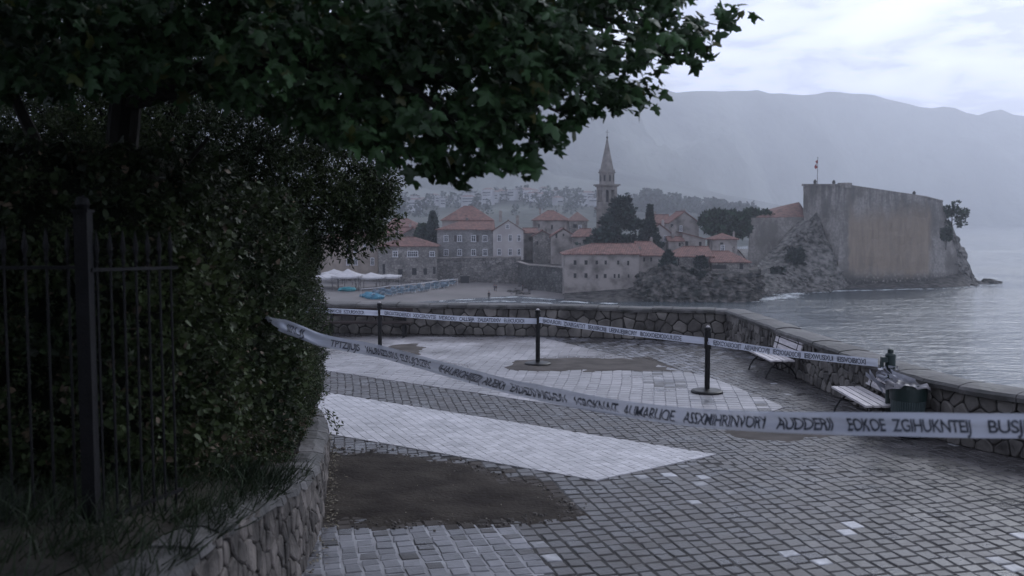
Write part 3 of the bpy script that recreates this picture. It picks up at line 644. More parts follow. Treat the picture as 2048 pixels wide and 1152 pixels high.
# ================================================================== TOWN
def zq(v, Y): return Q(1024, v, Y).z
def xq(u, Y): return Q(u, 445, Y).x
NAMEW = {'n': 0}
def house(label, u0, u1, vb, ve, vr, Y, depth, wm, rm, roof='hip', inset=(.5, .5), wins=(), chim=(), rz=0, name='stone_house', over=.45, arches=()):
    x0, x1 = xq(u0, Y), xq(u1, Y); zb, ze = zq(vb, Y), zq(ve, Y); w_ = x1-x0; D = depth
    zr = zq(vr, Y if roof in ('gy',) else Y+D/2) if vr else ze
    root = empty(name, ((x0+x1)/2, Y+D/2, zb), rz); tag(root, label, 'house'); hw, hd, he, hr = w_/2, D/2, ze-zb, zr-zb
    m = MB()
    if roof == 'gy':
        m.add([(-hw, -hd, 0), (hw, -hd, 0), (hw, -hd, he), (0, -hd, hr-.25), (-hw, -hd, he), (-hw, hd, 0), (hw, hd, 0), (hw, hd, he), (0, hd, hr-.25), (-hw, hd, he)],
              [(0, 1, 2, 3, 4), (5, 9, 8, 7, 6), (0, 4, 9, 5), (1, 6, 7, 2), (2, 7, 8, 3), (3, 8, 9, 4)])
    elif roof == 'gx':
        m.add([(-hw, -hd, 0), (hw, -hd, 0), (hw, hd, 0), (-hw, hd, 0), (-hw, -hd, he), (hw, -hd, he), (hw, hd, he), (-hw, hd, he), (-hw, 0, hr-.25), (hw, 0, hr-.25)],
              [(0, 1, 5, 4), (2, 3, 7, 6), (0, 4, 8, 7, 3), (1, 2, 6, 9, 5), (4, 5, 9, 8), (6, 7, 8, 9)])
    else: m.box((0, 0, he/2), (w_, D, he))
    m.build('wall', wm, root)
    r = MB(); o = over; t = .22; ex = -o*(hr-he)/max(hd, 1)*.6
    if roof in ('hip', 'gx'):
        a, b = (inset if roof == 'hip' else (0, 0)); a, b = min(a, .8*hw/hd), min(b, .8*hw/hd); ox = o if roof == 'hip' else .25
        A = -hw-ox if roof == 'gx' else -hw+a*hd; B = hw+ox if roof == 'gx' else hw-b*hd
        if roof == 'hip' and a == 0: A = -hw-.2
        if roof == 'hip' and b == 0: B = hw+.2
        vs = [(-hw-ox, -hd-o, he+ex), (hw+ox, -hd-o, he+ex), (hw+ox, hd+o, he+ex), (-hw-ox, hd+o, he+ex), (A, 0, hr), (B, 0, hr)]
        vs = [(x, y, z+t*.6) for x, y, z in vs]; r.shell(vs, [(0, 1, 5, 4), (2, 3, 4, 5), (1, 2, 5), (3, 0, 4)] if roof == 'hip' else [(0, 1, 5, 4), (2, 3, 4, 5)], t)
        r.box(((A+B)/2, 0, hr+t*.6+.02), (B-A, .35, .2))
    elif roof == 'gy':
        vs = [(-hw-o, -hd-.3, he+ex), (0, -hd-.3, hr), (hw+o, -hd-.3, he+ex), (-hw-o, hd+.3, he+ex), (0, hd+.3, hr), (hw+o, hd+.3, he+ex)]
        vs = [(x, y, z+t*.6) for x, y, z in vs]; r.shell(vs, [(0, 1, 4, 3), (1, 2, 5, 4)], t); r.box((0, 0, hr+t*.6+.02), (.35, D+.6, .2))
    elif roof == 'pyr':
        vs = [(-hw-o, -hd-o, he+ex), (hw+o, -hd-o, he+ex), (hw+o, hd+o, he+ex), (-hw-o, hd+o, he+ex), (0, 0, hr)]
        vs = [(x, y, z+t*.6) for x, y, z in vs]; r.shell(vs, [(0, 1, 4), (1, 2, 4), (2, 3, 4), (3, 0, 4)], t)
    elif roof == 'shed':      # falls to the front and right
        vs = [(-hw-.3, -hd-o, he+.9*(hr-he)), (hw+o, -hd-o, he+ex), (hw+o, hd, he+.1), (-hw-.3, hd, hr)]
        vs = [(x, y, z+t*.6) for x, y, z in vs]; r.shell(vs, [(0, 1, 2, 3)], t)
        m2 = MB(); m2.add([(-hw, -hd, he), (hw, -hd, he), (-hw, -hd, he+.9*(hr-he)-.1), (-hw, hd, he), (hw, hd, he), (-hw, hd, hr-.1)], [(0, 1, 2), (3, 5, 4), (0, 2, 5, 3), (1, 4, 5, 2)]); m2.build('gable', wm, root)
    ro = r.build('roof', rm, root)
    if not chim and roof in ('hip', 'gx', 'gy') and w_ > 5:
        cr_ = random.Random(int(u0)); cx_, cy_ = cr_.uniform(-.3, .3)*w_, cr_.uniform(.15, .4)*hd*(1 if roof != 'gy' else 0); q = MB(); q.box((cx_, cy_, hr-.2), (.6, .75, 1.7)); q.box((cx_, cy_, hr+.68), (.8, .95, .12)); q.box((cx_, cy_, hr+.92), (.45, .5, .36)); q.build('chimney', wm, ro)
        if cr_.random() < .5: q = MB(); ax = -cx_*.8; q.tube([(ax, .3, hr-.2), (ax, .3, hr+1.9)], .035, 5); q.box((ax, .3, hr+1.75), (1.0, .04, .04)); q.box((ax, .3, hr+1.45), (.7, .04, .04)); q.build('aerial', M['iron'], ro)
    # eaves board
    if roof in ('hip', 'gx', 'pyr'):
        cn = MB(); cn.box((0, -hd-.12, he-.12), (w_+.1, .22, .22)); cn.build('eaves_band', M['frame'] if wm in (M['pale'], M['stone']) else M['plaster'], root)
    for wi in wins:
        u, v, wp, hp = wi[:4]; kind = wi[4] if len(wi) > 4 else 'frame'
        x = xq(u, Y)-(x0+x1)/2; z = zq(v, Y)-zb; ww, wh = wp*Y/F, hp*Y/F; y = -hd
        if kind == 'shade_panel':
            q = MB(); q.box((x, y-.01, z), (ww, .06, wh)); f = q.build('window', M['shade_panel'], root)  # proud dark box in place of a shaded opening
            q = MB(); q.box((x, y-.06, z-wh/2-.06), (ww+.3, .2, .12)); q.build('sill', M['plaster'], f)
            continue
        b = .17; q = MB()
        q.box((x, y-.04, z+wh/2+b/2), (ww+2*b, .14, b)); q.box((x, y-.07, z-wh/2-b/2), (ww+2*b+.2, .24, b))
        for s in (-1, 1): q.box((x+s*(ww/2+b/2), y-.04, z), (b, .14, wh))
        nm = 4 if wp > 14 else 1
        for k in range(nm): q.box((x-ww/2+ww*(k+1)/(nm+1), y-.035, z), (.09, .09, wh))
        q.box((x, y-.03, z+wh*.12), (ww, .08, .07))
        f = q.build('window', M['frame'], root)
        q = MB(); q.box((x, y-.005, z), (ww, .04, wh)); q.build('pane', M['pane'], f)
        if kind in ('sl', 'sr'):
            s = -1 if kind == 'sl' else 1; q = MB(); q.box((x+s*(ww*.95+b), y-.08, z), (ww*.75, .08, wh+.2)); q.build('shutter', M['shutter'], f)
    for (u, vt, vbm, wp) in chim:
        yy = Y+D*.35; x = xq(u, yy)-(x0+x1)/2; zt, zl = zq(vt, yy)-zb, zq(vbm, yy)-zb; ww = wp*yy/F
        q = MB(); q.box((x, D*.35-hd, (zt+zl)/2-.3), (ww, ww, zt-zl+.6)); q.box((x, D*.35-hd, zt+.06), (ww+.25, ww+.25, .14)); q.box((x, D*.35-hd, zt+.3), (ww*.7, ww*.7, .3)); q.build('chimney', M['plaster'], ro)
    return root
RX, RY, RB = M['roofx'], M['roofy'], M['roofbrown']
house('grey stone house with white window frames and dark shutters above the beach wall', 874, 986, 520, 459, 443, 258, 13, M['stone'], RX, 'hip', (.9, 0),
      [(892, 477, 7, 11), (919, 477, 7, 11, 'sl'), (947, 477, 7, 11, 'sr'), (970, 477, 7, 11), (892, 505, 7, 11), (919, 505, 7, 11), (947, 505, 7, 11), (970, 505, 7, 11)])
house('pale gabled house end with six windows joined to the grey stone house', 986, 1047, 520, 462, 441, 257, 15, M['pale'], RY, 'gy', (0, 0),
      [(998.5, 476, 5.5, 11), (1020.5, 476, 5.5, 11), (1038, 476, 5, 11), (998.5, 504, 5.5, 11), (1020.5, 504, 5.5, 11), (1038, 504, 5, 11), (1015, 453, 4.5, 7)], chim=[(1035, 434, 446, 6)])
house('house behind with the tallest broad red hipped roof', 884, 984, 480, 440, 413, 275, 17, M['plaster'], RX, 'hip', (1.6, 1.6), chim=[(1001, 424, 440, 6)])
house('low stone house with red hipped roof and a wide four pane window by the beach', 756, 872, 572, 492, 475, 247, 12, M['stone2'], RX, 'hip', (1.0, 1.0),
      [(790, 508, 7.5, 10), (825, 508, 19, 10), (864, 508, 8, 9), (767, 538, 5, 20, 'shade_panel'), (800, 545, 9, 14, 'shade_panel'), (828, 543, 9, 14, 'shade_panel'), (850, 543, 7, 13, 'shade_panel'), (868, 541, 5, 14, 'shade_panel')], chim=[(794, 463, 476, 6)])
house('tan rendered house with tall white windows left of the low stone house', 640, 755, 572, 476, 462, 252, 12, M['tan'], RX, 'hip', (1, 1),
      [(695.5, 498, 5, 13), (710.5, 498, 5, 13), (744, 495, 5, 13), (730, 493, 4, 7), (695.5, 523, 5, 13), (710.5, 523, 5, 13), (744, 523, 5, 13)])
house('long low house with red roof behind, left of the cypress', 772, 838, 500, 453, 438, 292, 14, M['plaster'], RX, 'hip', (.2, 1.1))
house('house with small red roof and white chimney behind the low stone house', 764, 828, 500, 471, 456, 272, 10, M['plaster'], RX, 'gx')
house('house with red tiled gable just left of the cypress', 806, 846, 500, 468, 455, 270, 10, M['stone2'], RY, 'gy')
house('square pale house with flat red hipped roof left of the bell tower', 1067, 1139, 480, 440, 422, 288, 14, M['plaster'], RX, 'hip', (1.5, 1.2), [(1104, 454, 3.4, 9, 'shade_panel'), (1078, 452, 3, 7, 'shade_panel')])
house('house with brown pyramid roof beside the bell tower', 1139, 1175, 500, 441, 424, 284, 11, M['stone2'], RB, 'pyr', wins=[(1150, 452, 7, 7, 'shade_panel'), (1160, 454, 4, 6)])
house('house with red roof right of the pale gabled house', 1047, 1076, 520, 466, 457, 268, 10, M['plaster'], RX, 'gx', wins=[(1060, 478, 3, 7, 'shade_panel')])
house('dark stone gabled house with small red roof above the beach wall', 1066, 1104, 545, 473, 461, 262, 12, M['stone2'], RY, 'gy', wins=[(1075, 486, 3, 7, 'shade_panel')])
house('plain grey gabled house between the beach wall and the big cedar', 1102, 1152, 545, 474, 457, 258, 12, M['plaster'], RY, 'gy', wins=[(1113, 472, 3.5, 8, 'shade_panel'), (1127, 470, 3, 5, 'shade_panel')])
house('house with low red roof just left of the big cedar', 1146, 1184, 545, 473, 458, 254, 9, M['plaster'], RX, 'hip', (.6, 0), [(1168, 483, 4, 8, 'shade_panel'), (1176, 483, 4, 8, 'shade_panel')])
house('long weathered waterfront house with red roof and two rows of small windows', 1129, 1279, 592, 508, 488, 215, 12, M['plaster'], RX, 'hip', (1.1, 0),
      [(1150.5, 525, 5.5, 9, 'shade_panel'), (1172.5, 525, 6, 9, 'shade_panel'), (1194, 525, 5, 8, 'shade_panel'), (1212, 525, 4.5, 8, 'shade_panel'), (1237, 525, 4, 8, 'shade_panel'), (1257, 526, 4, 9, 'shade_panel'),
       (1150.5, 551, 5.5, 9, 'shade_panel'), (1172.5, 551, 6, 9, 'shade_panel'), (1194.5, 553, 4, 8, 'shade_panel'), (1211, 552, 5.5, 8, 'shade_panel'), (1230, 552, 3.5, 8, 'shade_panel'), (1238.5, 552, 3.5, 8, 'shade_panel'), (1258, 552, 3, 7, 'shade_panel')], chim=[(1280, 497, 503, 4)])
house('waterfront house with crooked streaked tile roof in the middle of the row', 1279, 1336, 580, 511, 484, 216, 15, M['plaster'], RX, 'hip', (0, .4), [(1289, 519, 3.5, 8, 'shade_panel'), (1303, 519, 3.5, 8, 'shade_panel')])
house('waterfront house with flat straight red roof right of the crooked roof', 1346, 1426, 585, 513, 494, 214, 11, M['stone2'], RX, 'hip', (.6, 0), [(1358, 524, 3, 14, 'shade_panel')])
house('last waterfront house of the row with striped red hipped roof over a dark loggia', 1426, 1500, 585, 524, 503, 212, 11, M['stone2'], RX, 'hip', (0, 1.3), [(1440, 534, 28, 8, 'shade_panel'), (1484, 533, 7, 12, 'shade_panel')])
house('small square turret house with pyramid tile roof by the citadel', 1426, 1475, 520, 478, 467, 234, 6.5, M['plaster'], RX, 'pyr', wins=[(1444, 487, 6, 4, 'shade_panel'), (1446, 496, 5, 10)], chim=[(1468, 466, 476, 3)])
house('tall pale gabled house with chimneys on the ridge, right of the spiky conifer', 1340, 1398, 500, 446, 423, 268, 14, M['plaster'], RY, 'gy', wins=[(1344, 452, 5, 8, 'shade_panel'), (1362, 457, 3, 10)], chim=[(1363, 420, 427, 2), (1368, 420, 427, 2)])
house('house with plain red roof behind the spiky conifer', 1300, 1342, 500, 447, 430, 278, 12, M['plaster'], RX, 'gx')
house('pale house with white arched windows beside the spiky conifer', 1298, 1341, 505, 466, 448, 240, 9, M['pale'], RY, 'gy', wins=[(1313, 477, 5, 12), (1331, 477, 4, 10)])
house('small house with single slope red roof left of the round pine', 1366, 1411, 505, 478, 464, 238, 8, M['plaster'], RX, 'shed', wins=[(1374, 487, 6, 9, 'shade_panel'), (1401, 488, 5, 9, 'shade_panel')])
house('narrow plain house with tall chimney behind the waterfront row', 1338, 1368, 505, 482, 474, 236, 7, M['plaster'], RX, 'gx', wins=[(1360, 489, 4, 7, 'shade_panel')], chim=[(1346, 456, 480, 5)])

def lofted(bot, top, nv, seg, disp, seed=0, topcap=True, dscale=.25, closed=True):
    """closed ring of plan points (x,y,z) bottom and top -> displaced lofted mass"""
    n_ = len(bot); ring = []
    for i in range(n_ if closed else n_-1):
        a, b, c, d = Vector(bot[i]), Vector(bot[(i+1) % n_]), Vector(top[i]), Vector(top[(i+1) % n_]); k = max(1, int((a-b).length/seg))
        for j in range(k): t = j/k; ring.append((a.lerp(b, t), c.lerp(d, t)))
    cx = sum((p[0] for p in ring), Vector())/len(ring); m = MB(); R_ = len(ring)
    for v in range(nv+1):
        t = v/nv
        for p, q in ring:
            z = p.lerp(q, t); o = (z-cx); o.z = 0; o.normalize(); dd = disp*fbm((z.x*dscale+seed, z.y*dscale, z.z*dscale), 5)+disp*(.4+.5*(disp > .4))*abs(fbm((z.x*dscale*4, z.y*dscale*4, z.z*dscale*4+seed), 4))-(.35*disp*abs(noise.noise(Vector((z.x*1.1, z.y*1.1, z.z*.8)))) if disp > .4 else 0)
            m.v.append(tuple(z+o*dd+Vector((0, 0, dd*.35*(1 if v == nv else 0)))))
    for v in range(nv):
        for i in range(R_): m.f.append((v*R_+i, v*R_+(i+1) % R_, (v+1)*R_+(i+1) % R_, (v+1)*R_+i)); m.m.append(0)
    if topcap:
        m.f.append(tuple(range(nv*R_, nv*R_+R_))); m.m.append(0)
    return m
def wp(u, v, Y): return tuple(Q(u, v, Y))
def ped(u0, u1, Yf, Yb, vb, vt, **k):  # simple ring
    return [wp(u0, vb, Yf), wp(u1, vb, Yf), wp(u1, vb, Yb), wp(u0, vb, Yb)]
# terrain under the old town
def ter(name, pts, z, mt, skirt=3): 
    m = MB(); n_ = len(pts); m.add([(x, y, z_) for (x, y), z_ in zip(pts, z)]+[(x, y, SEA-skirt) for x, y in pts], [tuple(range(n_))]+[(i, (i+1) % n_, n_+(i+1) % n_, n_+i) for i in range(n_)]); return tag(m.build(name, mt), kind='structure')
X_ = lambda u, Y: xq(u, Y)
ter('town_ground', [(X_(560, 262), 262), (X_(1040, 262), 262), (X_(1130, 222), 222), (X_(1500, 218), 218), (X_(1560, 262), 262), (X_(1600, 330), 330), (X_(400, 330), 330)], [-8.0, -8, -9, -9, -8, -6, -6], M['rubble'])
# beach: sheet sloping from the wall foot into the water
def shore_y(u):  # depth of the water line along the beach
    pts = [(300, 165), (640, 178), (700, 188), (860, 205), (960, 214), (1035, 222), (1090, 212), (1130, 211)]
    for (a, b), (c, d) in zip(pts, pts[1:]):
        if a <= u <= c: return b+(d-b)*(u-a)/(c-a)
    return 165 if u < 300 else 211
def bz(u, Y): s = shore_y(u); return SEA-.35+min(2.4, .35+(Y-s)*.032) if Y > s else SEA-.35+(Y-s)*.05+.35
m = MB(); NU, NV = 70, 24
m.grid(lambda a, b: (lambda u: (lambda Y: (X_(u, Y), Y, bz(u, Y)+.05*fbm((X_(u, Y)*.2, Y*.2, 0), 4)))(shore_y(u)-8+(262-shore_y(u)+8)*b))(300+840*a), NU, NV)
tag(m.build('beach', M['sand'], smooth=True), kind='structure')
# town walls
def townwall(label, pts, vts, vbs, mt, th=3):
    root = empty('town_wall', wp(pts[0][0], 560, pts[0][1])); tag(root, label, 'wall'); m = MB(); K = 14
    ft = [Q(u, vt, Y) for (u, Y), vt in zip(pts, vts)]; fb = [Q(u, vb, Y) for (u, Y), vb in zip(pts, vbs)]
    for i in range(len(pts)-1):
        nu = max(2, int((ft[i+1]-ft[i]).length/1.5))
        m.grid(lambda a, b: tuple((fb[i].lerp(fb[i+1], a)).lerp(ft[i].lerp(ft[i+1], a), b)+Vector((0, -.8*(1-b)+.35*fbm((fb[i].lerp(fb[i+1], a).x*.3, b*5, i), 4), 0))), nu, 7)
        m.add([ft[i], ft[i+1], ft[i+1]+Vector((0, th, 0)), ft[i]+Vector((0, th, 0))], [(0, 1, 2, 3)])
        m.add([ft[i]+Vector((0, th, 0)), ft[i+1]+Vector((0, th, 0)), fb[i+1]+Vector((0, th, 0)), fb[i]+Vector((0, th, 0))], [(0, 1, 2, 3)])
    m.build('masonry', mt, root, org=root.location)
    c = MB()
    for i in range(len(pts)-1): c.bar(ft[i]+Vector((0, .3, .12)), ft[i+1]+Vector((0, .3, .12)), .9, .24)
    c.build('coping', M['plaster'], root, org=root.location); return root
townwall('brown rubble sea wall behind the beach under the grey stone house', [(872, 250), (960, 252), (1042, 250)], [517, 515, 515], [574, 572, 572], M['rubble'])
townwall('dark sloping rubble wall running down to the shore left of the long waterfront house', [(1036, 249), (1056, 236), (1130, 222)], [524, 530, 536], [576, 583, 592], M['darkrubble'])
townwall('low wall strip under the low stone house at the back of the beach', [(620, 247.5), (760, 245), (875, 244)], [556, 558, 560], [578, 576, 574], M['rubble'])
# doorway / niche in the sea wall
nb = empty('beach_niche', wp(930, 560, 248.5)); tag(nb, 'small dark doorway at the foot of the brown sea wall', 'doorway')
q = MB(); q.box((0, 0, 0), (2.2, .8, 1.6)); q.box((0, -.1, .9), (2.6, .9, .25)); q.build('door', M['shade_panel'], nb)

# rock under the waterfront row: a thing of the terrain
def rockmass(name, ring_b, ring_t, mt, nv=10, seg=1.3, disp=1.2, seed=0, kind='structure', ds=.3):
    m = lofted(ring_b, ring_t, nv, seg, disp, seed, dscale=ds); return tag(m.build(name, mt, smooth=False), kind=kind)
rockmass('waterfront_rock', [wp(1255, 600, 209), wp(1290, 606, 203), wp(1380, 606, 203), wp(1470, 607, 202), wp(1512, 606, 203), wp(1522, 590, 214), wp(1520, 590, 228), wp(1255, 590, 228)],
         [wp(1284, 552, 210), wp(1310, 540, 208.5), wp(1345, 530, 207.5), wp(1425, 545, 206.5), wp(1490, 548, 206.6), wp(1512, 545, 210), wp(1512, 535, 226), wp(1284, 530, 226)], M['darkcliff'], 22, .7, 1.5, 3, ds=.45)
rockmass('shore_ledge', [wp(1128, 601, 207), wp(1200, 604, 203), wp(1290, 606, 203), wp(1300, 596, 214), wp(1128, 590, 216)],
         [wp(1130, 588, 213), wp(1200, 590, 211), wp(1282, 580, 211), wp(1290, 575, 214.5), wp(1130, 585, 216)], M['rock'], 5, 1.0, .5, 8)
# citadel
root = empty('citadel', wp(1740, 575, 254)); tag(root, 'massive weathered citadel bastion with ochre patch rising from the sea', 'fortress')
bot = [wp(1612, 575, 262), wp(1674, 578, 249), wp(1860, 573, 255), wp(1928, 566, 262), wp(1925, 560, 290), wp(1600, 560, 290)]
top = [wp(1607, 371, 262), wp(1686, 371, 251), wp(1848, 395, 257), wp(1884, 404, 262), wp(1884, 408, 288), wp(1610, 372, 288)]
m = lofted(bot, top, 22, 1.1, .30, 5, dscale=.25)
m.build('bastion_wall', M['castle'], root, org=root.location)
q = MB()
tp = [Vector(p) for p in top]
for a, b in zip(tp[:3], tp[1:4]): q.bar(a+Vector((0, .5, .15)), b+Vector((0, .5, .15)), 1.1, .55)
q.lathe([(1.9, -.6), (1.9, .7), (1.7, .75)], 10, tp[1]+Vector((1.0, 1.6, 0))); q.build('parapet', M['castle'], root, org=root.location)
q = MB(); b0 = [wp(1492, 560, 258), wp(1600, 560, 262), wp(1610, 560, 285), wp(1492, 560, 285)]; t0 = [wp(1503, 436, 262), wp(1607, 434, 264), wp(1607, 434, 285), wp(1503, 436, 285)]
lofted(b0, t0, 14, 1.4, .25, 2).build('lower_bastion', M['castle'], root, org=root.location)
q = MB(); A = [Q(1512, 434, 268), Q(1609, 434, 266), Q(1609, 420, 290), Q(1512, 425, 290), Q(1566, 411, 279), Q(1598, 404, 279)]
q.shell(A, [(0, 1, 5, 4), (1, 2, 5), (2, 3, 4, 5), (3, 0, 4)], .3); q.build('roof', RX, root, org=root.location)
# buttress slope between town and citadel
townwall('low outwork wall with pale capping between the turret house and citadel', [(1475, 236), (1500, 246), (1545, 250)], [500, 533, 535], [575, 575, 575], M['plaster'])
rockmass('citadel_rock', [wp(1500, 594, 222), wp(1560, 590, 226), wp(1620, 584, 236), wp(1690, 580, 243), wp(1700, 570, 256), wp(1600, 560, 268), wp(1505, 560, 262)],
         [wp(1512, 545, 240), wp(1540, 520, 250), wp(1590, 470, 256), wp(1632, 425, 257.5), wp(1640, 425, 262), wp(1600, 440, 264), wp(1525, 520, 262)], M['cliff'], 38, .65, 1.7, 11, ds=.38)
rockmass('citadel_skirt_rock', [wp(1600, 586, 234), wp(1700, 581, 242), wp(1860, 576, 247), wp(1950, 571, 255), wp(1952, 560, 275), wp(1640, 560, 262)],
         [wp(1630, 572, 245), wp(1700, 569, 250.2), wp(1850, 563, 254.5), wp(1926, 545, 262), wp(1922, 545, 275), wp(1640, 560, 262)], M['rock'], 8, .6, 1.0, 21, ds=.6)
rockmass('headland_rock', [wp(1870, 572, 258), wp(1945, 568, 262), wp(1950, 560, 285), wp(1870, 560, 285)],
         [wp(1880, 440, 263), wp(1899, 440, 265), wp(1902, 445, 285), wp(1880, 440, 285)], M['cliff'], 30, .8, 1.3, 31, ds=.45)
def bp(u, v):  # point on the beach
    for Y in range(170, 262):
        p = Q(u, v, Y)
        if p.z <= bz(u, Y): return Vector((p.x, Y, bz(u, Y)))
    return Q(u, v, 258)
def boulder(bm_, c, r, seed, fl=.6):
    k = len(bm_.v); n1, n2 = 9, 6
    for j in range(n2+1):
        for i in range(n1):
            a, b = 2*math.pi*i/n1, math.pi*j/n2-math.pi/2; d = Vector((math.cos(a)*math.cos(b), math.sin(a)*math.cos(b), math.sin(b)*fl)); s_ = 1+.5*fbm(tuple(d*1.5+Vector((seed, seed, 0))), 4)
            bm_.v.append(tuple(Vector(c)+d*r*s_))
    for j in range(n2):
        for i in range(n1): bm_.f.append((k+j*n1+i, k+j*n1+(i+1) % n1, k+(j+1)*n1+(i+1) % n1, k+(j+1)*n1+i)); bm_.m.append(0)
rocklab = [('dark sea rock just off the tip of the citadel', 1958, 567, 1.5), ('outermost low dark sea rock right of the citadel', 1978, 566, 2.2), ('small dark rock touching the citadel headland', 1946, 572, 1.1)]
for i, (lb, u, v, r) in enumerate(rocklab):
    p = P(u, v, SEA); q = MB(); boulder(q, (0, 0, 0), r, i*3.1, .55); boulder(q, (r*1.1, .4, -.1), r*.7, i*5+1, .5); boulder(q, (-r*.9, .2, -.2), r*.6, i*7+2, .5); tag(q.build('sea_rock', M['rock'], loc=p), lb, 'rock')
q = MB()
for i in range(90):
    u = random.uniform(1500, 1700); v = 588-(u-1500)*.05+random.uniform(-8, 3); boulder(q, P(u, min(v, 592), SEA+.1), random.uniform(.5, 1.6), i*1.7, .6)
tag(q.build('shore_boulders', M['cliff']), 'jumbled boulders along the waterline below the citadel', 'rocks', kind='stuff')
q = MB()
for i in range(26):
    u = random.uniform(1018, 1062); v = random.uniform(572, 590); boulder(q, bp(u, v), random.uniform(.25, .9), i*2.7, .6)
tag(q.build('beach_boulders', M['rock']), 'dark boulders at the right end of the beach', 'rocks', kind='stuff')
# foam along the shores
fm = MB(); fr_ = random.Random(3)
for pts, wd, cnt in (([(1590, 588), (1660, 583), (1800, 579), (1905, 577)], 1.3, 900), ([(1525, 600), (1560, 594), (1610, 587)], 3.2, 900), ([(880, 603), (960, 598), (1030, 594), (1110, 600)], 1.0, 500), ([(1128, 603), (1180, 606), (1230, 608)], 1.0, 350), ([(1505, 604), (1515, 600), (1530, 597)], 2.0, 260), ([(900, 606), (1000, 603), (1100, 607)], .7, 260), ([(1905, 577), (1950, 573), (2000, 570)], 1.0, 160)):
    pa = Path([tuple(P(u, v, SEA)[:2]) for u, v in pts])
    for k in range(cnt):
        s_ = fr_.random()*pa.L; p, d = pa.at(s_); nn = Vector((-d.y, d.x, 0)); dn = .5+fbm((p.x*.2, p.y*.2, cnt), 4)
        if fr_.random() > dn*1.3: continue
        c = p+nn*(fr_.gauss(0, .45)*wd+1.0*wd*fbm((p.x*.1, p.y*.1, 3), 3)); r_ = fr_.uniform(.08, .42); a0 = fr_.random()*6
        fm.add([(c.x+r_*1.7*math.cos(a0+q*1.05)*fr_.uniform(.6, 1.2), c.y+r_*math.sin(a0+q*1.05)*fr_.uniform(.6, 1.2), SEA+.05+r_*.12*fr_.random()) for q in range(6)], [(0, 1, 2, 3, 4, 5)])
tag(fm.build('foam', M['foam'], smooth=True), 'white surf along the rocks and beach', 'surf', kind='stuff')

# bell tower
TY = 292; root = empty('bell_tower', wp(1213, 470, TY), R(20)); tag(root, 'tall pale stone bell tower with pointed spire above the old town', 'bell tower')
tz = lambda v: zq(v, TY)-root.location.z
hwid = 2.35
m = MB(); m.box((0, 0, tz(416)/2-2), (hwid*2, hwid*2, tz(416)+4)); m.build('shaft', M['limestone'], root)
m = MB(); z0, z1 = tz(415), tz(372); ph = z1-z0
for sx in (-1, 1):
    for sy in (-1, 1): m.box((sx*(hwid-.45), sy*(hwid-.45), (z0+z1)/2), (.9, .9, ph))
for a in range(4):
    Mr = Matrix.Rotation(a*math.pi/2, 3, 'Z')
    m.box(Mr @ Vector((0, -hwid+.35, (z0+z1)/2)), (.5, .5, ph), M=Mr)
    m.box(Mr @ Vector((0, -hwid+.33, z1-.6)), (2*hwid-1.7, .5, 1.2), M=Mr); m.box(Mr @ Vector((0, -hwid+.33, z0+.8)), (2*hwid-1.7, .5, 1.6), M=Mr)
    for k in (-.93, .93):
        for t in range(5):   # round arch heads
            aa = math.pi*(t+.5)/5; m.box(Mr @ Vector((k+.62*math.cos(aa), -hwid+.33, z1-1.5+.62*math.sin(aa))), (.3, .46, .3), M=Mr)
bel = m.build('belfry', M['limestone'], root); m = MB(); m.box((0, 0, (z0+z1)/2), (1.6, 1.6, ph-.2)); m.build('interior_shade', M['shade_panel'], bel)  # solid dark box carries the belfry's inner shade as colour
m = MB()
for vv, e_ in ((416, .55), (370, .75)): m = MB(); m.box((0, 0, tz(vv)), (hwid*2+e_*2, hwid*2+e_*2, .45)); m.box((0, 0, tz(vv)-.38), (hwid*2+e_, hwid*2+e_, .32)); m.build('cornice', M['limestone'], root)
m = MB(); r8 = 2.30; m.lathe([(r8, tz(368)), (r8, tz(346)), ], 8, rz=R(22.5)); m.lathe([(r8+.35, tz(346)), (r8+.35, tz(344))], 8, rz=R(22.5)); up = m.build('octagon_stage', M['limestone'], root)
for a in range(8):
    Mr = Matrix.Rotation(a*math.pi/4, 3, 'Z'); m = MB(); m.box(Mr @ Vector((0, -r8*.925, tz(357))), (.55, .1, tz(351)-tz(363)), M=Mr); m.build('window', M['shade_panel'], up)
m = MB(); m.lathe([(r8-.1, tz(344)), (r8*.5, tz(310)), (.16, tz(277))], 8, rz=R(22.5))
sp2 = m.build('spire', M['limestone'], root)
for a in range(8):
    Mr = Matrix.Rotation(a*math.pi/4+R(22.5), 3, 'Z'); m = MB(); m.lathe([(.15, 0), (.22, .3), (.05, .9)], 6, Mr @ Vector((0, -r8+.05, tz(344)))); m.build('pinnacle', M['limestone'], sp2)
m = MB(); m.lathe([(.05, -.1), (.3, .1), (.34, .35), (.2, .6), (.04, .7)], 8, (0, 0, tz(277))); m.box((0, 0, tz(268)), (.10, .10, 2.6)); m.box((0, 0, tz(264.5)), (1.1, .10, .10)); m.build('cross', M['iron'], root)

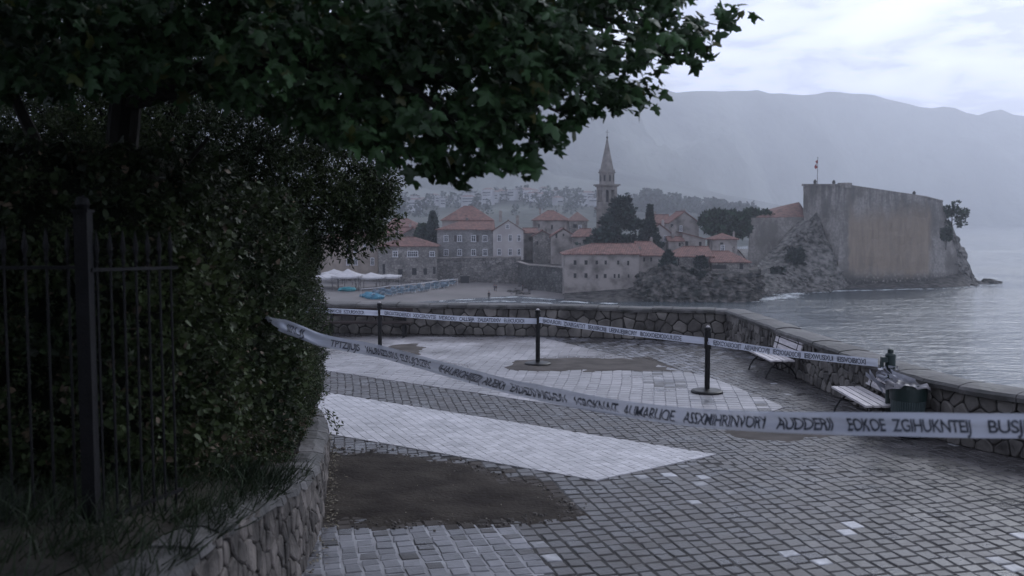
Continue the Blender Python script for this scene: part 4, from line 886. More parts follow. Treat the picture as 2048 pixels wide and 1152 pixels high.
# flag pole and small things on the citadel
fp = empty('flagpole', wp(1634.5, 371, 258)); tag(fp, 'thin flagpole with limp dark red flag on top of the citadel', 'flagpole')
m = MB(); m.lathe([(.10, -1), (.05, 7.5)], 6); m.lathe([(.12, 7.4), (.12, 7.6)], 6); m.build('pole', M['iron'], fp)
m = MB(); m.grid(lambda a, b: (-.15-.5*a+.25*math.sin(b*7), .15*math.sin(a*9+b*5), 6.9-2.0*b-.5*a), 8, 10); m.build('flag', M['flag'], fp)
for lb, u, v in (('stubby sentry stone beside the flagpole on the citadel', 1630, 368), ('stubby sentry stone at the corner of the citadel top', 1667.5, 369), ('leaning sentry stone on the sloping right part of the citadel top', 1828, 391)):
    m = MB(); m.lathe([(.42, -1), (.42, .6), (.5, .7), (.4, 1.0), (.15, 1.35)], 8); o = m.build('sentry_stone', M['rock'], loc=wp(u, v+1, 260 if u < 1700 else 258)); tag(o, lb, 'stone post')

# ------------------------------------------------------------------ trees of the town
def cloudtree(name, label, u, vb, vt, Y, wpx, mt, shape='round', n=2600, leafs=.9, seed=0, cat='tree', trunk=.35, lean=0):
    rr = np.random.default_rng(seed); p = Q(u, vb, Y); h = zq(vt, Y)-p.z; wd = wpx*Y/F/2; root = empty(name, p); tag(root, label, cat)
    pos = []; tdir = []
    if shape == 'cedar':     # layered, ragged branches
        nb = 60
        for b in range(nb):
            z = h*(.06+.92*rr.random()**.9); k = z/h; rad = wd*(1.0-.85*k**1.3)*rr.uniform(.6, 1.12); a = rr.random()*2*math.pi
            m_ = n//nb
            for i in range(m_):
                t = rr.random()**.6; q = np.array([math.cos(a)*rad*t, math.sin(a)*rad*t, z+.12*rad*t+.55*rr.normal()*(.5+.6*t)]); q[:2] += rr.normal(0, .10*rad+.3, 2)*(.3+.8*t); pos.append(q); tdir.append([math.cos(a)+rr.normal()*.5, math.sin(a)+rr.normal()*.5, .25+rr.normal()*.4])
    elif shape == 'spike':
        for i in range(n):
            k = rr.random()**1.25; rad = wd*((1-k)**1.15*(1.0 if k < .55 else .6)+.04); a = rr.random()*2*math.pi; t = rr.random()**.5; lay = 1+.25*math.sin(k*34)
            pos.append([math.cos(a)*rad*t*lay, math.sin(a)*rad*t*lay, h*k]); tdir.append([math.cos(a), math.sin(a), -.2+rr.normal()*.4])
    elif shape == 'column':
        for i in range(n):
            k = rr.random(); rad = wd*(math.sin(math.pi*min(1, k*.85+.15))**.6)*(1+.2*rr.normal()); a = rr.random()*2*math.pi; t = rr.random()**.5
            pos.append([math.cos(a)*rad*t, math.sin(a)*rad*t, h*k]); tdir.append([math.cos(a)*.4, math.sin(a)*.4, 1])
    else:
        nb = 40 if shape == 'round' else 26; cs = []
        for b in range(nb):
            a = rr.random()*2*math.pi; t = rr.random()**.5; zz = h*(.30+.48*rr.random()) if shape == 'round' else h*(.25+.6*rr.random()); k = 1-((zz/h-.45)/.62)**2
            cs.append((math.cos(a)*wd*.78*t*k, math.sin(a)*wd*.5*t*k, zz, wd*rr.uniform(.14, .34)*(1 if shape == 'round' else .62)))
        for i in range(n):
            c = cs[rr.integers(nb)]; d = rr.normal(size=3); d /= np.linalg.norm(d); r_ = c[3]*(rr.random()**.33)*rr.uniform(.8, 1.15)
            pos.append([c[0]+d[0]*r_, c[1]+d[1]*r_, c[2]+d[2]*r_*.75]); tdir.append(d+np.array([0, 0, .3]))
    pos = np.array(pos); tdir = np.array(tdir)+rr.normal(0, .3, (len(pos), 3)); nr = rr.normal(size=(len(pos), 3)); sc_ = leafs*rr.uniform(.5, 1.3, len(pos))
    V, Fc = leaves([(0, 0, 0), (.32, .45, .1), (0, 1, 0), (-.32, .45, .1)], SLF, pos, tdir, nr, sc_)
    np_mesh('crown', V, Fc, mt, root)
    m = MB(); m.tube([(0, 0, -1), (lean*.3, 0, h*.4), (lean, 0, h*.85)], [trunk, trunk*.7, .05], 6)
    for i in range(7): a = i*2.4; z = h*(.3+.07*i); m.tube([(0, 0, z-.5), (math.cos(a)*wd*.3, math.sin(a)*wd*.3, z+.3), (math.cos(a)*wd*.6, math.sin(a)*wd*.6, z+.9)], [trunk*.4, trunk*.25, .04], 5)
    m.build('trunk', M['bark'], root); return root
cloudtree('cedar_tree', 'big ragged dark cedar in front of the bell tower', 1240, 500, 403, 240, 112, M['cedar'], 'cedar', 9000, 1.25, 1)
cloudtree('conifer_tree', 'small spiky conifer with needle thin top right of the big cedar', 1299, 492, 411, 238, 46, M['cedar'], 'spike', 3000, .8, 2)
cloudtree('pine_tree', 'large rounded dark green pine left of the citadel', 1448, 500, 404, 258, 104, M['pine'], 'round', 9000, 1.15, 3)
cloudtree('pine_tree', 'lower rounded pine half hidden behind the citadel roof', 1515, 500, 405, 272, 72, M['pine'], 'round', 6000, 1.15, 4)
cloudtree('cypress_tree', 'dark cypress beside the grey stone house roof', 866, 505, 427, 262, 22, M['cedar'], 'column', 2600, .9, 5)
cloudtree('leafy_tree', 'loose green tree at the foot of the cypress', 846, 490, 440, 264, 34, M['pine'], 'round', 1800, .9, 6)
cloudtree('wild_fig_tree', 'scraggly tree growing out of the seaward end of the citadel', 1903, 470, 396, 263, 74, M['pine'], 'loose', 1500, .75, 7, trunk=.2)
cloudtree('ivy_bush', 'dark bush clinging to the citadel wall below the scraggly tree', 1892, 492, 450, 259.5, 26, M['pine'], 'round', 1300, .8, 8, 'bush', .1)
cloudtree('cliff_bush', 'dark bush on the pale rock slope beside the citadel', 1588, 560, 492, 246, 52, M['cedar'], 'loose', 3000, .8, 9, 'bush', .1)
cloudtree('cliff_bush', 'small dark shrub lower left on the citadel rock slope', 1556, 565, 530, 240, 34, M['cedar'], 'loose', 1200, .7, 10, 'bush', .1)
cloudtree('ivy_bush', 'tall dark creeper in the gap of the waterfront row', 1336, 575, 505, 211, 34, M['cedar'], 'column', 3000, .8, 12, 'bush', .1)
cloudtree('ivy_bush', 'dark shrubs on the rock under the flat roofed waterfront house', 1395, 580, 535, 206.5, 44, M['cedar'], 'loose', 1500, .6, 13, 'bush', .1)
cloudtree('ivy_bush', 'shaggy dark creeper below the eaves of the flat red roof', 1402, 545, 508, 211.5, 30, M['cedar'], 'round', 1200, .6, 14, 'bush', .1)
# far wood behind the old town
vs_, fs_ = [], []; off = 0; rr = np.random.default_rng(5)
for i in range(480):
    if i < 300: u = rr.uniform(1225, 1500); D = rr.uniform(1000, 1250); vt = 418-30*math.exp(-((u-1290)/75)**2)-10*math.exp(-((u-1400)/60)**2)+rr.uniform(-9, 14)
    else: u = rr.uniform(660, 1230); D = rr.uniform(900, 1350); vt = None
    X = (u-1024)/F*D; zb = foot_z(X, D); h = rr.uniform(9, 17); h = max(6, zq(vt, D)-zb) if vt else h
    wd = min(h*.34, 11)*rr.uniform(.7, 1.2); n_ = 46; k = rr.random(n_); a = rr.random(n_)*6.28; r_ = wd*(1-k)**.7*(.5+.5*rr.random(n_))
    pos = np.stack([X+np.cos(a)*r_, D+np.sin(a)*r_, zb+h*(.02+.98*k)], 1); td = np.stack([np.cos(a), np.sin(a), .6+0*a], 1)
    V, Fc = leaves([(0, 0, 0), (.5, .45, .1), (0, 1, 0), (-.5, .45, .1)], SLF, pos, td, rr.normal(size=(n_, 3)), np.full(n_, wd*.75)*rr.uniform(.6, 1.1, n_)); vs_.append(V); fs_.append(Fc+off); off += len(V)
o = np_mesh('far_wood', np.concatenate(vs_), np.concatenate(fs_), M['farwood']); tag(o, 'hazy far trees on the slopes behind the old town', 'wood', kind='stuff')
# hillside houses
rr = np.random.default_rng(12)
for i in range(105):
    u = rr.uniform(830, 1195) if i % 6 else rr.uniform(1195, 1240); D = rr.uniform(1000, 1350); X = (u-1024)/F*D; zb = foot_z(X, D)
    w_, d_, h_ = rr.uniform(6, 17), rr.uniform(6, 10), rr.uniform(3.5, 9); m = MB(); m.box((0, 0, h_/2-2), (w_, d_, h_+4))
    for fl in range(int(h_//3)): m.box((0, -d_/2-.05, 1.6+fl*3), (w_*.82, .1, 1.3), m=1); m.box((0, -d_/2-.5, .7+fl*3), (w_*.9, 1.0, .3))
    rd = rr.random() < .4
    if rd: m.add([(-w_/2-.4, -d_/2-.4, h_), (w_/2+.4, -d_/2-.4, h_), (w_/2+.4, d_/2+.4, h_), (-w_/2-.4, d_/2+.4, h_), (-w_/4, 0, h_+2), (w_/4, 0, h_+2)], [(0, 1, 5, 4), (1, 2, 5), (2, 3, 4, 5), (3, 0, 4), (0, 3, 2, 1)], 2)
    else: m.box((0, 0, h_+.15), (w_+.5, d_+.5, .3))
    o = m.build('hillside_house', [M['farhouse'], M['pane'], M['roofbrown']], loc=(X, D, zb+rr.uniform(2, 7))); o.rotation_euler.z = rr.uniform(-.9, .9)
    tag(o, '%s pale %s house on the far hillside, %s' % ('wide' if w_ > 12 else 'narrow' if w_ < 9 else 'medium', 'brown roofed' if rd else 'flat roofed', 'left of the tallest hipped roof' if u < 884 else 'above the tallest hipped roof' if u < 985 else 'left of the bell tower' if u < 1195 else 'right of the bell tower'), 'house', 'pale houses scattered over the far hillside')

# ------------------------------------------------------------------ beach things
def lounger():
    root = empty('sun_lounger', (0, 0, 0)); m = MB()
    m.box((0, 0, .36), (.66, 1.25, .09)); m.build('seat', M['blue'], root)
    Mx = Matrix.Rotation(R(38), 3, 'X'); m = MB(); m.box((0, .92, .66), (.66, .80, .08), M=Mx); m.build('backrest', M['greyblue'], root)
    m = MB()
    for sx in (-1, 1):
        m.box((sx*.36, .1, .31), (.06, 1.9, .07))
    m.build('frame', M['whitepl'], root)
    for sx in (-1, 1):
        for y in (-.5, .7): q = MB(); q.box((sx*.33, y, .14), (.06, .06, .30)); q.build('leg', M['whitepl'], root)
    return root
def copy_tree(o, parent=None):
    c = o.copy(); COL.objects.link(c)
    if parent: c.parent = parent
    for ch in list(o.children): copy_tree(ch, c)
    return c
proto = lounger(); first = True
for row in range(3):
    for i in range(21):
        k = i/20; u = 742+156*k+row*3; v = 597-22*k-row*4.3; p = bp(u, v)
        o = proto if first else copy_tree(proto); first = False
        o.location = p+Vector((random.uniform(-.6, .6), random.uniform(-.9, .9), 0)); o.rotation_euler.z = R(200+random.uniform(-30, 30)); o.scale = (1.15, 1.15, 1.25)
        rn = ('front', 'middle', 'back')[row]; pl = 'nearest the white awnings' if i < 7 else 'in the middle of the rail' if i < 14 else 'toward the sea wall end'
        tag(o, 'leftmost blue and white sun lounger of the %s row' % rn if i == 0 else 'last blue and white sun lounger at the right end of the %s row' % rn if i == 20 else 'blue and white sun lounger in the %s row, %s' % (rn, pl), 'sun lounger', 'sun loungers packed in rows on the beach')
for i, (u, v, lb) in enumerate(((737, 595, 'bright blue covered stack of lounger cushions at the front of the beach rows'), (693, 583, 'teal covered stack of cushions under the white beach awnings'), (748, 598, 'bright blue covered heap beside the white rail post'))):
    m = MB(); p = bp(u, v); boulder(m, (0, 0, .5), 1.35, 20+i, .5); boulder(m, (1.2, .3, .45), 1.0, 30+i, .5); boulder(m, (-1.1, .2, .4), .9, 40+i, .5); o = m.build('covered_stack', M['blue'] if i != 1 else M['teal'], loc=p); tag(o, lb, 'cushion stack')
# white rails above the loungers
for lb, a, b in (('long white rail on posts over the front row of loungers', (722, 590, 578), (915, 568, 558)), ('shorter white rail on posts behind the long one', (842, 578, 567), (898, 569, 558))):
    pa_, pb_ = bp(a[0], a[1]+6), bp(b[0], b[1]+2); ra, rb_ = Q(a[0], a[2], pa_.y), Q(b[0], b[2], pb_.y); root = empty('beach_rail', pa_); tag(root, lb, 'rail'); m = MB()
    m.tube([ra.lerp(rb_, k/8)-Vector((0, 0, .12*math.sin(math.pi*k/8*4)**2)) for k in range(9)], .09, 6); m.build('beam', M['canvas'], root, org=root.location)
    for k in (0, .33, .66, 1):
        g = pa_.lerp(pb_, k); t = ra.lerp(rb_, k); m = MB(); m.tube([(t.x, t.y, g.z-.2), t], .06, 6); m.build('post', M['canvas'], root, org=root.location)
# awnings
def awning(label, u, v, Y, wpx, dep, hpx, peak):
    c = Q(u, v, Y); w_ = wpx*Y/F; g = bz(u, Y); root = empty('awning', (c.x, c.y, g)); tag(root, label, 'awning'); zt = c.z-g; m = MB(); n1 = 12
    def fn(a, b):
        x, y = (a-.5)*w_, (b-.5)*dep; e_ = max(abs(a-.5), abs(b-.5))*2; return (x, y, zt+peak*(1-e_)**1.6-.25*math.sin(math.pi*a)*(e_ > .9))
    m.grid(fn, n1, n1); vs = list(m.v)
    for a in range(n1): 
        for (i0, i1) in ((a, a+1), (n1*(n1+1)+a, n1*(n1+1)+a+1), (a*(n1+1), (a+1)*(n1+1)), (a*(n1+1)+n1, (a+1)*(n1+1)+n1)):
            p0, p1 = vs[i0], vs[i1]; m.add([p0, p1, (p1[0], p1[1], p1[2]-.35), (p0[0], p0[1], p0[2]-.35)], [(0, 1, 2, 3)])
    m.build('canopy', M['canvas'], root, smooth=False)
    for sx in (-1, 1):
        for sy in (-1, 1): q = MB(); q.tube([(sx*w_*.47, sy*dep*.46, -.3), (sx*w_*.47, sy*dep*.46, zt)], .06, 6); q.build('post', M['iron'], root)
awning('peaked white beach awning at the left end by the hedge', 655, 552, 226, 60, 9, 0, .6)
awning('tallest white peaked beach awning with pointed top', 696, 550, 224, 56, 8, 0, 1.5)
awning('low white awning stretched right of the tallest one', 742, 552, 228, 56, 8, 0, .9)
awning('thin flat white awning at the right end of the beach bar', 778, 551, 232, 46, 6, 0, .35)
awning('small awning behind the beach awnings near the wall', 668, 545, 240, 44, 6, 0, .9)
# beach bar furniture under the awnings
for i in range(14):
    u = random.uniform(655, 790); Y = random.uniform(222, 236); g = bz(u, Y); m = MB(); m.lathe([(.25, 0), (.06, .08), (.05, .72), (.5, .74), (.5, .79)], 8); o = m.build('cafe_table', M['shutter'], loc=(X_(u, Y), Y, g)); tag(o, 'small dark round table in the shade under the %s of the beach awnings' % ('left end' if u < 690 else 'middle' if u < 745 else 'right end'), 'table', 'cafe tables under the beach awnings')

def person(label, u, v, coat, rz=0, walk=.12, scale=1.0):
    g = bp(u, v); root = empty('person', g, rz); tag(root, label, 'person'); root.scale = (scale,)*3
    J = {'pel': (0, 0, .95, .15), 'wa': (0, 0, 1.12, .14), 'ch': (0, .01, 1.35, .17), 'nk': (0, .01, 1.50, .06), 'hd': (0, -.01, 1.62, .095), 'ht': (0, 0, 1.73, .07)}
    def chain(names, extra): pass
    def skin(name, vs, es, root_i, mt, par, lvl=1):
        me = bpy.data.meshes.new(name); bm = bmesh.new(); ly = bm.verts.layers.skin.verify(); bv = []
        for i, (x, y, z, r_) in enumerate(vs): b_ = bm.verts.new((x, y, z)); b_[ly].radius = (r_, r_*(.75 if .9 < z < 1.45 and abs(x) < .05 else 1)); b_[ly].use_root = (i == root_i); bv.append(b_)
        for a, b in es: bm.edges.new((bv[a], bv[b]))
        bm.to_mesh(me); bm.free(); o = link_mesh(name, me, mt, par); o.modifiers.new('skin', 'SKIN'); s_ = o.modifiers.new('sub', 'SUBSURF'); s_.levels = s_.render_levels = lvl; return o
    V = [(0, 0, .95, .13), (0, 0, 1.12, .12), (0, .01, 1.38, .13), (0, .01, 1.50, .055), (0, -.01, 1.60, .085), (0, 0, 1.70, .08)]
    E = [(0, 1), (1, 2), (2, 3), (3, 4), (4, 5)]
    for s in (-1, 1):
        k = len(V); V += [(s*.10, 0, .90, .085), (s*.11, -walk*s*.5, .50, .06), (s*.11, -walk*s+.03, .09, .042), (s*.12, -walk*s-.12, .035, .04)]; E += [(0, k), (k, k+1), (k+1, k+2), (k+2, k+3)]
        k = len(V); V += [(s*.19, .01, 1.40, .055), (s*.24, .03, 1.13, .042), (s*.25, -.06, .88, .032), (s*.25, -.08, .80, .035)]; E += [(2, k), (k, k+1), (k+1, k+2), (k+2, k+3)]
    body = skin('body', V, E, 0, M['skin'], root, 2)
    Vc = [(0, 0, .82, .17), (0, 0, 1.10, .15), (0, .01, 1.38, .16), (0, .01, 1.47, .08)]; Ec = [(0, 1), (1, 2), (2, 3)]
    for s in (-1, 1): k = len(Vc); Vc += [(s*.19, .01, 1.40, .072), (s*.24, .03, 1.13, .058), (s*.25, -.05, .90, .05)]; Ec += [(2, k), (k, k+1), (k+1, k+2)]
    skin('coat', Vc, Ec, 0, coat, root)
    Vt = [(0, 0, .95, .14)]; Et = []
    for s in (-1, 1): k = len(Vt); Vt += [(s*.10, 0, .88, .10), (s*.11, -walk*s*.5, .50, .078), (s*.11, -walk*s+.03, .12, .062)]; Et += [(0, k), (k, k+1), (k+1, k+2)]
    skin('trousers', Vt, Et, 0, M['cloth'], root)
    m = MB(); boulder(m, (0, .02, 1.68), .105, 2, 1.0); m.build('hair', M['cloth'], root)
    return root
person('person in dark clothes standing alone near the waterline', 978, 600, M['cloth'], R(20), scale=1.1)
person('left of two people walking close together on the sand', 989, 583, M['cloth2'], R(-30))
person('right of two people walking close together on the sand', 992.5, 584, M['cloth'], R(-60))
person('person in dark coat by the boulders at the right of the beach', 1045, 584, M['cloth'], R(80))

# ================================================================== PLAZA OBJECTS
def stanchion(label, u, vbase):
    p = P(u, vbase); root = empty('barrier_post', p); tag(root, label, 'barrier post', 'black barrier posts carrying the tape')
    m = MB(); m.lathe([(.29, 0), (.30, .012), (.298, .045), (.27, .062), (.12, .075), (.07, .085)], 40); m.build('base', M['black'], root, smooth=False)
    m = MB(); m.lathe([(.050, .08), (.050, .86), (.051, 1.10)], 20); m.build('pole', M['black'], root)
    m = MB(); m.lathe([(.064, .84), (.066, .85), (.066, 1.16), (.060, 1.165), (.060, 1.19), (.066, 1.195), (.066, 1.225), (.050, 1.245)], 20); m.build('tape_head', M['black'], root)
    m = MB(); m.lathe([(.030, 1.24), (.034, 1.262), (.02, 1.275)], 14); m.build('cap', M['slat'], root)
    return root
S1 = stanchion('leftmost black barrier post near the dark bench by the back wall', 760, 707)
S2 = stanchion('middle black barrier post standing beside the brown silt patch', 1075.5, 730)
S3 = stanchion('nearest black barrier post on the pale wet paving', 1414, 786)

# tapes
def ribbon(name, label, pts, width, words, group=None, texth=.66, twist=lambda s: 0, sag=0, space=1.0, wave=.01, tight=.8):
    pp = smooth_path([tuple(p) for p in pts], 14); pa = [Vector(p) for p in pp]; ls = [0]
    for a, b in zip(pa, pa[1:]): ls.append(ls[-1]+(b-a).length)
    L_ = ls[-1]
    def at(s_):
        s_ = max(0, min(L_-1e-6, s_)); i = max(0, min(len(pa)-2, int(np.searchsorted(ls, s_))-1)); k = (s_-ls[i])/(ls[i+1]-ls[i]+1e-9); p = pa[i].lerp(pa[i+1], k)
        d = (pa[min(i+2, len(pa)-1)]-pa[max(0, i-1)]).normalized(); up = Vector((0, 0, 1)); up = (up-d*up.dot(d)).normalized(); n_ = d.cross(up)      # n towards the viewer side
        tw = twist(s_/L_)+.25*noise.noise(Vector((s_*.9, 2, 1))); u2 = up*math.cos(tw)+n_*math.sin(tw); n2 = n_*math.cos(tw)-up*math.sin(tw); return p, d, u2, n2
    def pt(s_, h, o):
        p, d, u, n_ = at(s_); curl = wave*math.sin(h*9+s_*2.1)*.8; return p+u*(h*width)+n_*(o+curl+wave*.7*noise.noise(Vector((s_*3.1, h*1.5, 4))))
    root = empty(name, pa[0]); tag(root, label, 'barrier tape', group)
    m = MB(); NS = int(L_/.03); m.grid(lambda a, b: tuple(pt(a*L_, b-.5, 0)), NS, 14); m.build('film', M['tape'], root, org=root.location, smooth=True)
    tx = MB(); s_ = .12; wi = 0; spots = None
    if isinstance(words[0], tuple):      # (word, start, end) given as picture columns
        tab = [(lambda p: (1024+F*p.x/(p.y*cp-(p.z-CAMH)*sp_), q))(at(q)[0]) for q in [L_*i/800 for i in range(801)]]
        s_at = lambda u: min(tab, key=lambda t: abs(t[0]-u))[1]; spots = [(w_, s_at(a), s_at(b)) for w_, a, b in words]
    while s_ < L_-.15:
        if spots is not None:
            if wi >= len(spots): break
            word, s_, e_ = spots[wi]
        else: word = words[wi % len(words)]
        wi += 1
        cu = bpy.data.curves.new('w', 'FONT'); cu.body = word; cu.size = 1; cu.offset = .016; cu.resolution_u = 3; cu.space_character = .9; to = bpy.data.objects.new('w', cu); COL.objects.link(to)
        dg = bpy.context.evaluated_depsgraph_get(); me = bpy.data.meshes.new_from_object(to.evaluated_get(dg)); bpy.data.objects.remove(to); 
        if len(me.vertices) and wave > .008:
            bm = bmesh.new(); bm.from_mesh(me); bmesh.ops.triangulate(bm, faces=bm.faces)
            for _ in range(3):
                le = [e_ for e_ in bm.edges if e_.calc_length() > .16]
                if not le: break
                bmesh.ops.subdivide_edges(bm, edges=le, cuts=1, use_grid_fill=False); bmesh.ops.triangulate(bm, faces=bm.faces)
            bm.to_mesh(me); bm.free()
        if len(me.vertices):
            hgt = .70; k = width*texth/hgt; xm = max(v.co.x for v in me.vertices); kx = k*.88*space
            if spots is not None: kx = (e_-s_)/xm
            if s_+xm*kx > L_-.02: break
            vs = [pt(s_+v.co.x*kx, (v.co.y-.35)/hgt*texth-.02, .006) for v in me.vertices]; tx.add(vs, [tuple(p.vertices) for p in me.polygons]); s_ += xm*kx+width*.55
        bpy.data.meshes.remove(me); bpy.data.curves.remove(cu)
    me = bpy.data.meshes.new('lettering'); ol = root.location; me.from_pydata([tuple(Vector(v)-ol) for v in tx.v], [], tx.f); link_mesh('lettering', me, M['ink'], root)
    return root
def head(S_, dx=0, z=1.0): p = S_.location; return Vector((p.x+dx, p.y-.075, z))
farw = ['EZDURSXVZCR', 'TIORUIORI', 'DROXVCXE', 'EIROXTIRDIERIDI', 'XIDCEROVTSE', 'IVIDROOU', 'CALLSEJR', 'ZALEATDIXIV', 'ELEICUOIOI', 'EIAOVUROIRI', 'ZJVAIIRGAITXT', 'BEAXIIRCRIJI', 'UEISNUEIJIIRCIRIY', 'IBOXXOEDIOIXUIUEDE', 'IEJSXCYAEIOOIJT', 'AIEIAIINCOVIJI', 'IEQXXIAIXIOIJI', 'IEIEXWUSIXUI', 'IEISIVOIBIOXI', 'IE:MUSOXVIJI', 'IEXTIIOCOVI']
g2 = 'white printed tape lengths strung between the black posts'
e0 = Q(560, 617, 24.6); e0.y = 24.6; Pend = Vector((5.62, 14.48, 1.05))
ribbon('barrier_tape', 'far white printed tape from the hedge to the leftmost black post', [e0, Q(650, 621, 24.0), head(S1, -.03, 1.0)], .13, farw[:3], g2, wave=.004)
ribbon('barrier_tape', 'far white printed tape between leftmost and middle black posts', [head(S1, .03, 1.02), (head(S1, 0, 1.0)+head(S2, 0, 1.0))/2+Vector((0, 0, -.035)), head(S2, -.03, 1.0)], .13, farw[3:12], g2, wave=.004)
ribbon('barrier_tape', 'taut white printed tape from middle post to the nearest black post', [head(S2, .03, 1.03), (head(S2, 0, 1.03)+head(S3, 0, .99))/2+Vector((0, 0, -.02)), head(S3, 0, .985)], .13, farw[9:16], g2, wave=.004)
ribbon('barrier_tape', 'white printed tape from the nearest black post to the green bin', [head(S3, .0, .985), (head(S3, 0, .985)+Pend)/2+Vector((0, 0, -.03)), Pend], .125, farw[14:], g2, wave=.004)
npts = [(528, 640, 10.6), (552, 646, 9.15), (600, 664, 9.5), (650, 682, 9.8), (760, 703, 9.7), (900, 741, 9.0), (1000, 768, 8.2), (1100, 790, 7.4), (1250, 818, 6.6), (1400, 836, 6.05), (1550, 844, 5.65), (1750, 848, 5.2), (2048, 852, 4.8), (2350, 850, 4.5)]
ribbon('barrier_tape', 'sagging blurred foreground tape with black lettering crossing the whole plaza', [Q(*a) for a in npts], .128, [('IIRUJ', 574, 606), ('TPTZIJUJS', 662, 721), ('VAURNZSUIRUJ', 730, 796), ('ELRUJOSZRS', 801, 862), ('IHAURIOHIJEIZIJ', 880, 964), ('AIUEIKR', 970, 1012), ('EXOAZKNNIGI-DIV', 1021, 1135), ('AGROKN NT', 1148, 1240), ('AUMARUOE', 1250, 1350), ('ASSXMIHRINVORY', 1370, 1535), ('AUDDERII', 1553, 1666), ('EOKOE', 1696, 1773), ('ZGIHUKNTEIJ', 1786, 1942), ('BUSJIR', 1974, 2078)],
       texth=.56, twist=lambda s: .75*math.exp(-((s-.02)/.16)**2)-.35*math.exp(-((s-.42)/.06)**2)+.4*math.exp(-((s-.62)/.07)**2), wave=.016, space=1.25)

# benches
def bench():
    root = empty('park_bench', (0, 0, 0)); Ln = 1.72
    for i in range(4): m = MB(); m.box((-.22+.13*i, 0, .405), (.105, Ln, .032)); m.build('seat_slat', M['slat'], root)
    for i in range(3): m = MB(); th = R(14); z = .52+.135*i; m.box((.31+math.tan(th)*(z-.45), 0, z), (.03, Ln, .112), M=Matrix.Rotation(th, 3, 'Y')); m.build('back_slat', M['slat'], root)
    for y in (-.62, .62):
        m = MB(); r = .017
        m.tube([(-.30, y, 0), (-.27, y, .10), (-.20, y, .22), (-.08, y, .32), (.08, y, .385)], r, 8)
        m.tube([(.34, y, 0), (.31, y, .10), (.22, y, .22), (.08, y, .32), (-.16, y, .385)], r, 8)
        m.tube([(-.27, y, .382), (.24, y, .382), (.29, y, .42), (.40, y, .84)], r, 8); m.tube([(-.15, y, .25), (.0, y, .20), (.17, y, .26)], r*.7, 6)
        m.build('leg', M['iron'], root)
    m = MB(); m.tube([(.02, -.62, .30), (.02, .62, .30)], .012, 6); m.build('stretcher', M['iron'], root)
    return root
b1 = bench(); b1.location = (5.47, 19.9, 0); b1.rotation_euler.z = R(1.5); tag(b1, 'white slatted bench with curved iron legs against the right parapet, farther from the bin', 'bench', 'white slatted benches')
b2 = copy_tree(b1); b2.location = (5.68, 15.15, 0); b2.rotation_euler.z = R(-2); tag(b2, 'white slatted bench with curved iron legs partly hidden by the green bin', 'bench', 'white slatted benches')
b3 = empty('dark_bench', (-4.05, 26.4, 0), R(-3)); tag(b3, 'dark long bench standing against the back parapet near the hedge', 'bench')
m = MB(); [m.box((0, y, .42), (2.5, .13, .05)) for y in (-.16, 0, .16)]; m.build('seat', M['darkwood'], b3)
m = MB(); [m.box((0, .27+.02*k, .62+.13*k), (2.5, .04, .11)) for k in range(2)]; m.build('backrest', M['darkwood'], b3)
for x in (-1.05, 1.05): m = MB(); m.box((x, -.12, .2), (.07, .07, .4)); m.box((x, .2, .38), (.06, .06, .76)); m.box((x, .03, .37), (.05, .4, .05)); m.build('leg', M['iron'], b3)

# litter bin with bag
bc = P(1814, 872); br = empty('litter_bin', bc); tag(br, 'round green ribbed litter bin with a crumpled bag over its rim by the right parapet', 'litter bin')
m = MB(); m.lathe([(.20, 0), (.22, .02), (.225, .06), (.20, .07)], 32); m.build('base', M['black'], br)
m = MB(); m.lathe([(.20, .05), (.235, .58)], 32); m.build('inner_drum', M['bin'], br)
m = MB()
for i in range(44):
    a = 2*math.pi*i/44; m.bar((.208*math.cos(a), .208*math.sin(a), .06), (.248*math.cos(a), .248*math.sin(a), .58), .022, .012, up=(-math.sin(a), math.cos(a), 0) and (math.cos(a), math.sin(a), 0))
m.build('ribs', M['bin_grey'], br)
m = MB(); m.lathe([(.246, .55), (.262, .56), (.268, .74), (.262, .80), (.235, .80), (.23, .6)], 40, cap=False); m.build('collar', M['bin'], br)
m = MB(); n1 = 72
def bagf(a, b):
    an = 2*math.pi*a; fold = .022*math.sin(an*11+2*math.sin(an*3))+.015*noise.noise(Vector((math.cos(an)*5, math.sin(an)*5, b*4)))
    if b < .45: k = b/.45; r_ = .05+.20*k; z = .70+.11*k+.02*math.sin(an*5+k*6)
    elif b < .55: r_ = .262; z = .825
    else: k = (b-.55)/.45; r_ = .275+.035*k; z = .815-(.07+.05*math.sin(an*2.0+2.2)+.02*math.sin(an*7))*k
    return ((r_+fold*(.4+b))*math.cos(an), (r_+fold*(.4+b))*math.sin(an), z+.5*fold)
m.grid(bagf, n1, 20); m.build('bag', M['bag'], br, smooth=True)
# green bollard behind it with the tape end
pc = Vector((5.82, 14.5, 0)); pr_ = empty('tape_bollard', pc); tag(pr_, 'dark green bollard behind the litter bin where the tape is tied', 'bollard')
m = MB(); m.lathe([(.11, 0), (.11, .05), (.062, .09), (.060, .95), (.075, .96), (.078, 1.17), (.066, 1.19), (.045, 1.20), (.045, 1.25), (.02, 1.265)], 22); m.build('post', M['bin'], pr_)
m = MB(); m.box((-.09, -.02, 1.10), (.12, .07, .08)); m.box((-.14, -.02, 1.00), (.04, .05, .14)); m.build('bracket', M['bin'], pr_)
